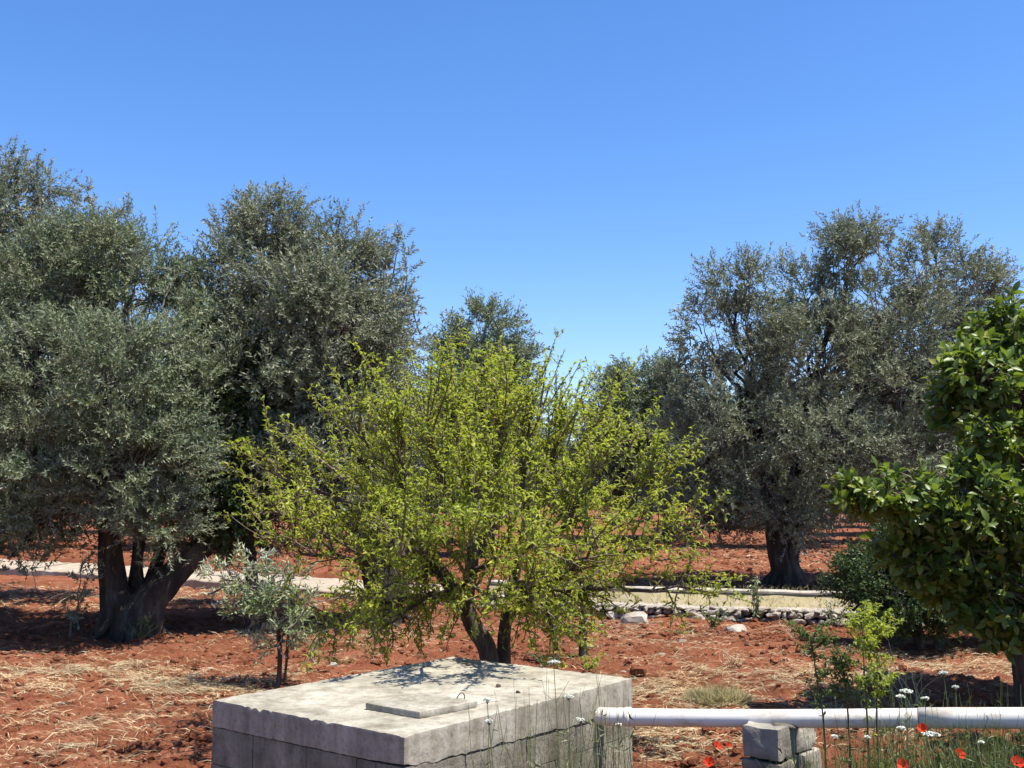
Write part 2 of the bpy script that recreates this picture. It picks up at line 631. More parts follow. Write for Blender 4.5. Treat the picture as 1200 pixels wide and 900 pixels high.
# straw lying on the soil
spots = [(120, 800, 1.6, .5, 4200), (40, 790, 1.0, .4, 1500), (210, 808, .9, .45, 1800), (60, 705, 1.6, .7, 900), (230, 700, .9, .6, 500),
         (60, 850, .9, .35, 500), (30, 885, .5, .3, 300), (180, 860, .8, .4, 300),
         (400, 735, 1.0, .7, 900), (480, 745, .8, .5, 700), (330, 745, .8, .4, 500),
         (770, 815, .55, .45, 2000), (790, 870, .5, .35, 1700), (850, 800, .8, .5, 1300), (960, 810, .7, .45, 1500), (900, 780, 1.0, .5, 700),
         (1100, 775, 1.0, .6, 1800), (1170, 785, .7, .5, 900), (1050, 800, .5, .4, 700), (740, 735, .6, .5, 700), (830, 740, 1.2, .5, 500), (980, 850, .5, .4, 900),
         (900, 650, 2.5, 1.5, 900), (1000, 660, 2.0, 1.5, 700), (760, 760, .8, .6, 500)]
sp, sw = [], []
for px, py, rx, ry, n in spots:
    c = gp(px, py)
    k = int(n * 2.2)
    pts = np.stack((c[0] + rng.normal(size=k) * rx * .75, c[1] + rng.normal(size=k) * ry * 1.05 * c[1] / 9), -1)
    keep = noise2(pts[:, 0] * 2.6, pts[:, 1] * 2.6, 6) + .6 * noise2(pts[:, 0] * 7, pts[:, 1] * 7, 16) > rng.uniform(-.9, .7, k)
    sp.append(pts[keep])
k = 20000
yy = 6.5 + rng.power(1.3, k) * 15
pts = np.stack((rng.uniform(-.62, .62, k) * (yy + 1), yy), -1)
keep = noise2(pts[:, 0] * 1.3, pts[:, 1] * 1.3, 8) > rng.uniform(-.7, .9, k)
sp.append(pts[keep])
k = 12000
yy = 17 + rng.power(1.5, k) * 28
pts = np.stack((rng.uniform(-.56, .56, k) * yy, yy), -1)
keep = (noise2(pts[:, 0] * .8, pts[:, 1] * .8, 18) > rng.uniform(-.6, .8, k)) & (pts[:, 1] > wall_y(pts[:, 0]) + np.where(pts[:, 0] < -.5, 2.9, .8))
sp.append(pts[keep])
sp = np.concatenate(sp)
n = len(sp)
ang = rng.normal(0, .75, n) + math.pi * (rng.random(n) > .5)
L = rng.gamma(3, .035, n) + .03
L = L * np.where(sp[:, 1] > 17, 1.5, 1.0)
d3 = np.stack((np.cos(ang), np.sin(ang), rng.normal(.04, .16, n)), -1)
z = ground_z(sp[:, 0], sp[:, 1]) + .012
c = np.stack((sp[:, 0], sp[:, 1], z), -1)
mb = MB()
leaves4(mb, c - unit(d3) * L[:, None] / 2 + np.array((0, 0, .012)), d3, np.array((0, 0, 1.0)) + rvec(n) * .5, L, rng.uniform(.0025, .0075, n) * np.where(sp[:, 1] > 17, 2.6, 1.0), .08)
tag(mb.build('dry_straw', M['straw']), 'pale dry straw and cut stalks scattered over the red soil', 'straw', None, 'stuff')

# clods of red soil
ks = 16000
yy = 6.3 + rng.power(1.2, ks) * 11
cp = np.stack((rng.uniform(-.6, .6, ks) * (yy + 1), yy), -1)
keep = noise2(cp[:, 0] * .9, cp[:, 1] * .9, 12) > rng.uniform(-.8, .8, ks)
cp = cp[keep]
ex = []
for px, py, rr, kk in [(900, 745, .9, 300), (830, 880, .4, 260), (770, 745, .7, 140), (1100, 740, .9, 300), (140, 880, .5, 90), (1130, 830, .8, 250), (150, 735, 1.2, 250), (860, 725, 1.0, 250), (225, 870, .35, 110)]:
    g = gp(px, py)
    ex.append(np.stack((g[0] + rng.normal(size=kk) * rr * .6, g[1] + rng.normal(size=kk) * rr * .6), -1))
kf = 6000
yf = 17.5 + rng.power(1.4, kf) * 22
ff = np.stack((rng.uniform(-.56, .56, kf) * yf, yf), -1)
ff = ff[ff[:, 1] > wall_y(ff[:, 0]) + np.where(ff[:, 0] < -.5, 2.9, .8)]
ncp = len(cp) + sum(len(e) for e in ex)
cp = np.concatenate([cp] + ex + [ff])
n = len(cp)
size = np.minimum(rng.gamma(1.6, .0085, n) + .006, .05)
size[ncp:] *= 1.9
mb = MB()
tmpl = [rock(i, -.45, .8) for i in range(12)]
which = rng.integers(0, 12, n)
zz = ground_z(cp[:, 0], cp[:, 1])
for i, (v, f) in enumerate(tmpl):
    s = np.where(which == i)[0]
    a = rng.uniform(0, 6.28, len(s))
    ca, sa = np.cos(a), np.sin(a)
    x = v[None, :, 0] * ca[:, None] - v[None, :, 1] * sa[:, None]
    y = v[None, :, 0] * sa[:, None] + v[None, :, 1] * ca[:, None]
    V = np.stack((x, y, np.broadcast_to(v[None, :, 2], x.shape)), -1) * size[s][:, None, None]
    V[:, :, 0] *= rng.uniform(.8, 1.5, len(s))[:, None]
    V += np.stack((cp[s, 0], cp[s, 1], zz[s] + size[s] * .25), -1)[:, None, :]
    F = (np.array(f)[None] + (np.arange(len(s)) * len(v))[:, None, None]).reshape(-1, 3)
    mb.add(V.reshape(-1, 3), None, F)
tag(mb.build('soil_clods', M['soil']), 'crumbled clods of red earth strewn over the tilled field', 'soil', None, 'stuff')

# small pale stones
kn = 420
yy = 7 + rng.power(1.3, kn) * 16
pp = np.stack((rng.uniform(-.55, .55, kn) * (yy + 1), yy), -1)
mb = MB()
for i in range(kn):
    v, f = tmpl[i % 12]
    s = rng.uniform(.008, .026) * (1.6 if rng.random() < .08 else 1)
    mb.add(v * s * np.array((1.3, 1, .8)) + np.array((pp[i, 0], pp[i, 1], float(ground_z(pp[i, 0], pp[i, 1])) + s * .3)), None, f)
tag(mb.build('pebbles', M['stone']), 'small pale limestone pebbles lying in the red soil', 'pebbles', None, 'stuff')


# ------------------------------------------------------------------ trees
def lobe_list(lobes, d):
    out = []
    for l in lobes:
        px, py, rx, ry = l[:4]
        off = l[4] if len(l) > 4 else 0
        dd = d + off
        c = P(px, py, dd)
        a, b = rx / 1200 * dd * .95, ry / 1200 * dd * .93
        out.append((c, np.array((a, (a + b) / 2 * 1.05, b))))
    return out


def sprigs_to_leaves(mb, pos, ax, L, nleaf, leaf_l, leaf_w, spread=(.6, 1.1), fold=.25):
    """pairs of slim leaves along each sprig"""
    n = len(pos)
    t = np.tile(np.linspace(.12, 1, nleaf)[None], (n, 1)) + rng.normal(0, .03, (n, nleaf))
    ref = rvec(n)
    u = unit(np.cross(ax, ref)); v = np.cross(ax, u)
    ph = (np.arange(nleaf) * math.pi + (np.arange(nleaf) // 2) * 1.57)[None] + rng.normal(0, .45, (n, nleaf))
    rad = u[:, None] * np.cos(ph)[..., None] + v[:, None] * np.sin(ph)[..., None]
    th = rng.uniform(spread[0], spread[1], (n, nleaf))[..., None]
    d = ax[:, None] * np.cos(th) + rad * np.sin(th) + rng.normal(0, .12, (n, nleaf, 3)) + np.array((0, 0, -.06))
    p = pos[:, None] + ax[:, None] * (t * L[:, None])[..., None]
    nn = ax[:, None] * np.sin(th) - rad * np.cos(th) + rng.normal(0, .3, (n, nleaf, 3))
    k = n * nleaf
    leaves2(mb, p.reshape(k, 3), d.reshape(k, 3), nn.reshape(k, 3), leaf_l * rng.uniform(.65, 1.2, k), leaf_w * rng.uniform(.75, 1.25, k), fold)


def gnarl(path, radii, sides, amp, seed):
    mb = MB()
    btubes(mb, [path], [radii], sides, True)
    v = mb.v[0]
    k = len(path)
    c = np.repeat(np.asarray(path), sides, 0)
    body = v[:k * sides]
    nr = body - c
    r = np.linalg.norm(nr, axis=1)
    nu = unit(nr)
    th = np.tile(np.arange(sides) / sides * 2 * math.pi, k)
    h = np.repeat(np.arange(k), sides) / k
    disp = .55 * np.sin(5 * th + seed + 2.2 * h) + .35 * np.sin(9 * th - 1.7 * seed + 3 * h) + 1.0 * noise3(body * np.array((1, 1, .4)), 6, seed) + .5 * noise3(body * np.array((1, 1, .5)), 14, seed + 1)
    body += nu * (r * amp * disp)[:, None]
    return mb


def smooth_path(pts, k):
    pts = np.asarray(pts, float)
    n = len(pts)
    t = np.linspace(0, n - 1, k)
    out = []
    for x in t:
        i = min(int(x), n - 2); f = x - i
        p0, p1, p2, p3 = pts[max(i - 1, 0)], pts[i], pts[i + 1], pts[min(i + 2, n - 1)]
        out.append(.5 * ((2 * p1) + (-p0 + p2) * f + (2 * p0 - 5 * p1 + 4 * p2 - p3) * f * f + (-p0 + 3 * p1 - 3 * p2 + p3) * f ** 3))
    return np.array(out)


def olive(name, label, d, base, stems, lobes, clumps, per, nleaf, ll, lw, mat, sl=.34, cr=.30, shoots=(), roots=0, cat='tree', group=None, bark='bark_olive', upw=.55, sparse=1.0, bare=0):
    """base: world point; stems: list of (points, radii); lobes in photo pixels at depth d"""
    base = np.asarray(base, float)
    root = thing(name, label, cat, base, group)
    lb = lobe_list(lobes, d) if d else lobes
    vol = np.array([l[1][0] * l[1][2] + l[1][0] * l[1][1] for l in lb])
    cnt = np.maximum((clumps * vol / vol.sum()).astype(int), 3)
    tr = MB()
    for i, (pts, rad) in enumerate(stems):
        k = max(len(pts) * 5, 8)
        path = smooth_path(pts, k)
        rr = np.interp(np.linspace(0, len(rad) - 1, k), np.arange(len(rad)), rad)
        g = gnarl(path, rr, 26 if rr[0] > .1 else 12, .13, i + len(name))
        tr.add(g.v[0], np.concatenate(g.q) if g.q else None, np.concatenate(g.t))
    for i in range(int(roots * 1.6)):
        a = 6.283 * i / (roots * 1.6) + rng.normal(0, .2)
        r0 = stems[0][1][0]
        ln = r0 * rng.uniform(1.0, 1.7)
        e = base + np.array((math.cos(a) * ln, math.sin(a) * ln, -.04))
        s = base + np.array((math.cos(a) * r0 * .55, math.sin(a) * r0 * .55, r0 * rng.uniform(.5, .9)))
        p = curve_paths(s, e, (0, 0, -.12 * r0), 8, .03)[0]
        g = gnarl(p, np.linspace(r0 * .15, r0 * .035, 8), 8, .15, i)
        tr.add(g.v[0], np.concatenate(g.q), np.concatenate(g.t))
    tr.build('trunk', M[bark], root, base, True)
    # limbs: from the nearest stem end to each lobe
    ends = np.array([s[0][-1] for s in stems])
    er = np.array([s[1][-1] for s in stems])
    LB, TW, CR = MB(), MB(), MB()
    tips = []
    for (c, r), n in zip(lb, cnt):
        j = int(np.argmin(np.linalg.norm(ends - c, axis=1) + np.where(ends[:, 2] > c[2] + .3, 1.0, 0)))
        tgt = c + np.array((0, 0, -.15 * r[2]))
        p = curve_paths(ends[j], tgt, rng.normal(0, .12, 3) + np.array((0, 0, .15 * np.linalg.norm(tgt - ends[j]) * (1 if tgt[2] < ends[j][2] + .5 else -.4))), 9, .03)
        r0 = min(er[j] * .8, .13)
        btubes(LB, p, [np.linspace(r0, r0 * .35, 9)], 7)
        dirs = rvec(n)
        rad = rng.uniform(.45, 1.0, n) ** .6
        node = c + dirs * rad[:, None] * r
        dz = unit(dirs * r + 1e-6)
        st = p[0][rng.integers(4, 9, n)]
        tp = curve_paths(st, node, rng.normal(0, .1, (n, 3)), 6, .04)
        btubes(TW, tp, np.tile(np.linspace(.016, .0035, 6), (n, 1)) * rng.uniform(.6, 1.3, (n, 1)), 4)
        tips.append((node, dz))
    node = np.concatenate([t[0] for t in tips]); outw = np.concatenate([t[1] for t in tips])
    if bare:
        n = bare
        s = rng.integers(0, len(node), n)
        e = node[s] + unit(outw[s] + rng.normal(0, .8, (n, 3))) * rng.uniform(.3, .8, (n, 1))
        btubes(TW, curve_paths(node[s], e, rng.normal(0, .08, (n, 3)), 5, .05), np.tile(np.linspace(.005, .002, 5), (n, 1)), 3)
    pern = np.maximum((per * rng.gamma(4, .25, len(node))).astype(int), 2)
    N = pern.sum()
    rep = np.repeat(np.arange(len(node)), pern)
    cdir = unit(outw + np.array((0, 0, upw)) + rng.normal(0, .35, (len(node), 3)))   # each clump has its own lean
    off = rvec(N) * (rng.random((N, 1)) ** .5) * cr * np.array((1, 1, .8))
    ax = unit(cdir[rep] * .8 + off / cr * .55 + rng.normal(0, .35, (N, 3)) + np.array((0, 0, .12)))
    pos = node[rep] + off * .8
    Ls = sl * rng.uniform(.6, 1.3, N)
    sprigs_to_leaves(CR, pos, ax, Ls, nleaf, ll, lw)
    sg = curve_paths(pos - ax * .05, pos + ax * Ls[:, None], np.zeros(3), 3)
    btubes(TW, sg[::2], np.tile(np.array((.003, .0025, .0015)), (len(sg[::2]), 1)), 3)
    # upright wispy shoots
    for sx in shoots:
        px, py = sx[:2]
        ln = sx[2] if len(sx) > 2 else 1.0
        dd = d + (sx[3] if len(sx) > 3 else rng.uniform(-.5, .5))
        tip = P(px, py + 15, dd)
        st = tip + np.array((rng.normal(0, .22) - .15 * ln * np.sign(px - 600) * 0, rng.normal(0, .2), -ln))
        p = curve_paths(st, tip, rng.normal(0, .08, 3), 8, .02)
        btubes(TW, p, [np.linspace(.014, .003, 8)], 4)
        m = int(15 * ln * sparse)
        tt = rng.uniform(.15, 1, m)
        pp = np.stack([np.interp(tt, np.linspace(0, 1, 8), p[0][:, i]) for i in range(3)], -1)
        axx = unit(unit(tip - st)[None] * .7 + rvec(m) * .7)
        sprigs_to_leaves(CR, pp, axx, sl * .8 * rng.uniform(.6, 1.2, m), nleaf, ll, lw)
    LB.build('branches', M[bark], root, base, True)
    TW.build('twigs', M['twig'], root, base, False, 'stuff')
    CR.build('crown', M[mat], root, base)
    return root


# the big olive on the left
b1 = gp(152, 745)
D1 = b1[1]
T1 = lambda px, py, o=0: P(px, py, D1 + o)
stems = [([b1 + np.array((0, 0, -.1)), b1 + np.array((-.10, 0, .30)), T1(134, 690), T1(130, 650, -.05), T1(129, 615, -.1), T1(122, 560, -.2)], [.44, .29, .18, .145, .135, .11]),
         ([b1 + np.array((.10, .0, .0)), b1 + np.array((.22, .0, .42)), T1(196, 682, .05), T1(220, 657, .2), T1(248, 632, .3), T1(280, 590, .5)], [.34, .24, .19, .165, .145, .09]),
         ([b1 + np.array((.05, .1, .2)), T1(160, 695, .2), T1(160, 660, .3), T1(168, 600, .5), T1(170, 540, .8)], [.26, .13, .075, .07, .06]),
         ([b1 + np.array((.12, .2, .2)), T1(175, 695, .3), T1(182, 665, .5), T1(205, 600, .8)], [.25, .14, .085, .07])]
lob1 = [(60, 335, 80, 55, .3), (150, 325, 75, 50, .4), (205, 415, 52, 75, .2), (40, 440, 90, 80, -.6), (125, 440, 85, 80, -1.1), (60, 545, 90, 70, -1.0),
        (160, 550, 80, 65, -1.1), (5, 595, 70, 55, -.5), (225, 530, 50, 70, .3), (-70, 430, 90, 120, 0), (105, 300, 55, 35, .5), (245, 605, 45, 38, .4),
        (120, 500, 110, 90, 1.4), (40, 400, 100, 80, 1.6), (200, 470, 60, 60, -.6), (15, 648, 40, 30, -.8), (185, 608, 45, 30, -.9), (168, 632, 26, 20, -.9), (-60, 600, 80, 70, .3), (95, 608, 50, 28, .8), (230, 340, 18, 22, .4)]
o1 = olive('olive_tree', 'large old olive with two dark leaning trunks at the left, behind the olive sapling', D1, b1, stems, lob1, 640, 19, 22, .068, .021, 'olive',
           shoots=[(130, 268, .6), (175, 278, .6), (205, 300, .6), (228, 312, .5), (80, 285, .6), (215, 290, .5), (97, 640, .9, -.4), (105, 660, .8, -.35), (160, 275, .5), (28, 280, .7)], roots=11, bare=260)

# the tall one behind it
D0 = 18.0
b0 = np.array((P(-30, 600, D0)[0], D0, .02))
st0 = [([b0 + np.array((0, 0, -.1)), b0 + np.array((.1, 0, .7)), P(-10, 520, D0), P(0, 380, D0)], [.5, .33, .26, .12])]
lob0 = [(0, 245, 60, 45), (65, 275, 55, 38), (-50, 300, 90, 80), (25, 320, 90, 60), (125, 300, 45, 30, .3), (60, 380, 110, 90, .5), (-40, 450, 120, 120), (80, 500, 110, 90, .5), (20, 205, 38, 28)]
olive('olive_tree', 'tall olive at the left edge with wispy top shoots above the big leaning olive', D0, b0, st0, lob0, 300, 15, 20, .082, .025, 'olive_grey', sl=.4, cr=.4,
      shoots=[(25, 163, 1.1), (60, 180, 1.1), (98, 203, 1.0), (152, 228, 1.0), (162, 250, .8), (5, 158, 1.0), (125, 243, .9), (45, 172, 1.0), (80, 200, .9), (140, 232, 1.1), (110, 228, .9), (-12, 172, 1), (150, 262, .7), (35, 190, .8), (88, 222, .8)], bare=80)

# second olive, between the big one and the plum
b2 = np.array((P(446, 600, 15.2)[0], 15.2, .0))
D2 = 15.2
T2 = lambda px, py, o=0: P(px, py, D2 + o)
st2 = [([b2 + np.array((0, 0, -.1)), b2 + np.array((.05, 0, .4)), T2(420, 620), T2(370, 540), T2(320, 440)], [.40, .24, .18, .14, .08]),
       ([b2 + np.array((.1, 0, .3)), T2(450, 620), T2(440, 540), T2(430, 440)], [.35, .25, .17, .1])]
lob2 = [(305, 288, 50, 42), (385, 302, 48, 36, .3), (432, 338, 36, 40, .2), (274, 335, 32, 42), (345, 355, 75, 55, -.5), (440, 401, 40, 55, .3), (315, 431, 65, 65, -.7), (400, 466, 75, 60, -.5),
        (300, 526, 60, 60, -.5), (380, 551, 80, 55, -.6), (447, 506, 42, 60, .2), (370, 426, 90, 80, 1.4), (330, 270, 40, 26, .3), (300, 606, 60, 40), (432, 606, 60, 40), (400, 376, 60, 50, -.6), (256, 366, 22, 40)]
olive('olive_tree', 'full crowned olive between the dark evergreen and the yellow-green plum', D2, b2, st2, lob2, 480, 18, 21, .078, .023, 'olive_grey', sl=.38, cr=.36,
      shoots=[(296, 215, .8), (322, 222, .8), (350, 238, .7), (398, 236, .8), (418, 250, .8), (465, 262, .7), (474, 285, .8), (300, 228, .7), (245, 268, .6), (480, 330, .6), (487, 370, .6), (283, 235, .7), (440, 268, .7), (372, 248, .6)], roots=6, bare=160)

# dark evergreen squeezed between
D3 = 14.6
b3 = np.array((P(300, 600, D3)[0], D3, .0))
st3 = [([b3 + np.array((0, 0, -.1)), P(292, 640, D3), P(275, 560, D3), P(258, 480, D3)], [.11, .08, .07, .05])]
olive('carob_tree', 'dark deep-green evergreen squeezed between the two large left olives', D3, b3, st3, [(255, 425, 32, 42), (240, 480, 40, 50), (272, 520, 40, 55), (285, 455, 28, 45), (270, 590, 50, 45), (250, 560, 40, 50, .4)], 180, 16, 18, .065, .034, 'dark', sl=.3, cr=.3, upw=.3)

# right hand olive behind the wall
DR = 18.6
bR = np.array((P(916, 600, DR)[0], DR, .22))
TR = lambda px, py, o=0: P(px, py, DR + o)
stR = [([bR + np.array((0, 0, -.12)), bR + np.array((.0, 0, .3)), TR(912, 645), TR(905, 600), TR(895, 540), TR(880, 480)], [.38, .25, .20, .17, .11, .06]),
       ([bR + np.array((.16, -.05, .0)), TR(924, 660), TR(930, 625), TR(945, 590), TR(975, 540), TR(1000, 480)], [.28, .19, .16, .13, .09, .05]),
       ([bR + np.array((.1, .1, .5)), TR(922, 610, .3), TR(935, 540, .8), TR(950, 450, 1.0)], [.2, .15, .10, .05])]
lobR = [(862, 335, 38, 28), (828, 395, 28, 52), (880, 400, 42, 60), (940, 345, 32, 45, .3), (1000, 300, 36, 42), (1095, 312, 45, 40, .3), (1140, 345, 36, 40, .3), (1040, 365, 70, 52, -.4), (965, 410, 65, 60, -.6),
        (1055, 450, 80, 65, -.6), (1150, 430, 60, 80), (880, 500, 65, 60, -.5), (960, 520, 70, 60, -.9), (1050, 545, 75, 50, -.5), (832, 545, 34, 62), (900, 580, 55, 35, -.7), (960, 590, 45, 28, -.6), (845, 600, 42, 30), (1130, 520, 70, 80),
        (960, 450, 110, 90, 1.5), (1080, 420, 90, 80, 1.6), (925, 610, 26, 22, -.9), (815, 460, 24, 50), (1020, 270, 26, 18), (800, 530, 28, 60, .5), (800, 590, 45, 36, .3), (850, 622, 38, 18, -.2), (985, 590, 40, 26, .2)]
olive('olive_tree', 'big silvery olive behind the low stone wall on the right, trunk with pale roots', DR, bR, stR, lobR, 640, 17, 20, .084, .025, 'olive_grey', sl=.38, cr=.36,
      shoots=[(1000, 243, .9), (1022, 240, .9), (1040, 258, .8), (985, 258, .8), (1078, 255, 1.0), (1100, 252, 1.0), (1125, 262, 1.0), (1150, 282, 1.0), (1172, 298, .9), (925, 285, .8), (945, 295, .8), (870, 300, .6), (850, 305, .6), (808, 330, .7), (800, 350, .7), (895, 310, .6),
              (1060, 275, .9), (1090, 268, .8), (968, 290, .8), (1140, 300, .8), (1115, 285, .8), (797, 395, .7)], roots=9, bare=520)

# centre and centre-right, farther off
DC = 28.0
bC = np.array((P(570, 600, DC)[0], DC, .22))
olive('olive_tree', 'small round-topped olive rising behind the middle of the plum', DC, bC, [([bC + np.array((0, 0, -.1)), P(570, 620, DC), P(566, 560, DC), P(566, 470, DC)], [.3, .2, .15, .07])],
      [(566, 396, 44, 34), (592, 425, 28, 42), (534, 430, 24, 45), (562, 460, 56, 60), (575, 530, 62, 60), (530, 520, 50, 60), (600, 480, 22, 50)], 230, 14, 16, .13, .038, 'olive', sl=.5, cr=.5, shoots=[(570, 357, .6), (590, 368, .6), (540, 378, .6), (607, 390, .5), (520, 400, .5)])
DT = 37.0
bT = np.array((P(783, 600, DT)[0], DT, .22))
olive('olive_tree', 'distant olive with a thin dark trunk between the plum and the silvery olive', DT, bT, [([bT + np.array((0, 0, -.1)), P(784, 615, DT), P(782, 585, DT), P(765, 520, DT)], [.3, .2, .17, .1])],
      [(750, 460, 40, 30), (718, 480, 32, 42), (785, 470, 35, 40), (760, 520, 60, 50), (710, 540, 40, 45), (800, 540, 40, 40), (750, 570, 50, 26)], 240, 15, 15, .17, .05, 'olive', sl=.6, cr=.6, shoots=[(745, 427, .6), (775, 432, .6), (705, 440, .6), (723, 442, .6)])

# rows of olives to the edge of the grove
def far_olive():
    base = np.array((0, 0, 0.0))
    lb = [(np.array(c, float), np.array(r, float)) for c, r in [((0, 0, 4.9), (1.5, 1.5, 1.0)), ((1.5, .3, 4.2), (1.2, 1.2, 1.1)), ((-1.6, -.2, 4.0), (1.3, 1.2, 1.1)), ((.3, -1.5, 3.6), (1.4, 1.1, 1.1)), ((-.2, 1.4, 3.8), (1.4, 1.1, 1.1)), ((1.6, -1, 2.5), (1.2, 1, 1.0)), ((-1.6, -1, 2.3), (1.3, 1, 1.0)), ((0, -.6, 2.7), (2.1, 1.9, 1.1)), ((.3, 1.6, 2.4), (1.6, 1, .9))]]
    return olive('olive_tree', '', 0, base, [([base - np.array((0, 0, .2)), (.05, 0, .6), (0, .05, 1.3), (-.1, 0, 2.4)], [.3, .2, .16, .1])], lb, 190, 15, 14, .19, .052, 'olive', sl=.6, cr=.6)


fo = far_olive()
far = [(-30, 42, 1.1, 'far olive of the grove showing at the left edge behind the white wall'), (-22, 34, 1.0, 'far olive behind the white wall, under the boughs of the tall left olive'),
       (-15.5, 31, 1.0, 'grove olive behind the white wall and the big leaning trunks'), (-9.5, 33, 1.05, 'grove olive behind the wall between the leaning trunks and the plum'),
       (-4.2, 41, .95, 'distant grove olive hidden mostly by the left half of the plum'), (3.2, 54, .9, 'most distant grove olive just right of the round-topped olive'),
       (11.5, 52, 1.0, 'distant grove olive behind the silvery olive, seen left of its trunk'), (16.5, 44, 1.0, 'distant grove olive seen right of the silvery olive trunk'),
       (22.5, 41, 1.05, 'distant grove olive behind the broad-leaved tree at the right'), (28, 47, 1.1, 'far grove olive at the right edge of the field'), (-40, 58, 1.2, 'farthest grove olive at the left end of the rows'),
       (-20, 62, 1.1, 'farthest grove olive behind the gap left of the plum'), (24, 66, 1.1, 'farthest grove olive right of the silvery olive'), (-8, 70, 1.1, 'farthest grove olive behind the middle of the plum'),
       (6.0, 40, 1.0, 'grove olive behind the right shoulder of the plum'), (8.6, 33, .9, 'nearest grove olive between the plum and the silvery olive, half hidden'), (-1.2, 37, .85, 'grove olive behind the dense middle of the plum'), (13.0, 36, .95, 'grove olive right behind the crown of the silvery olive'),
       (19, 54, 1.0, 'far grove olive between the silvery olive and the broad-leaved tree'), (-12.5, 44, 1.0, 'far grove olive behind the dark evergreen'), (-26, 46, 1.0, 'far grove olive under the left end of the big crown'), (1.0, 64, 1.0, 'farthest grove olive just left of the round-topped olive'), (9, 68, 1.0, 'farthest grove olive in the gap before the silvery olive'), (15, 72, 1.1, 'farthest grove olive behind the silvery trunk'), (-17, 47, 1.0, 'far grove olive behind the trunks of the big leaning olive')]
for i, (x, y, s, lab) in enumerate(far):
    o = fo if i == 0 else copy_tree(fo)
    o.location = (x, y, .2)
    o.scale = (s, s, s)
    o.rotation_euler = (0, 0, i * 1.7)
    o['label'] = lab
    o['category'] = 'tree'
    o['group'] = 'far olives of the grove'


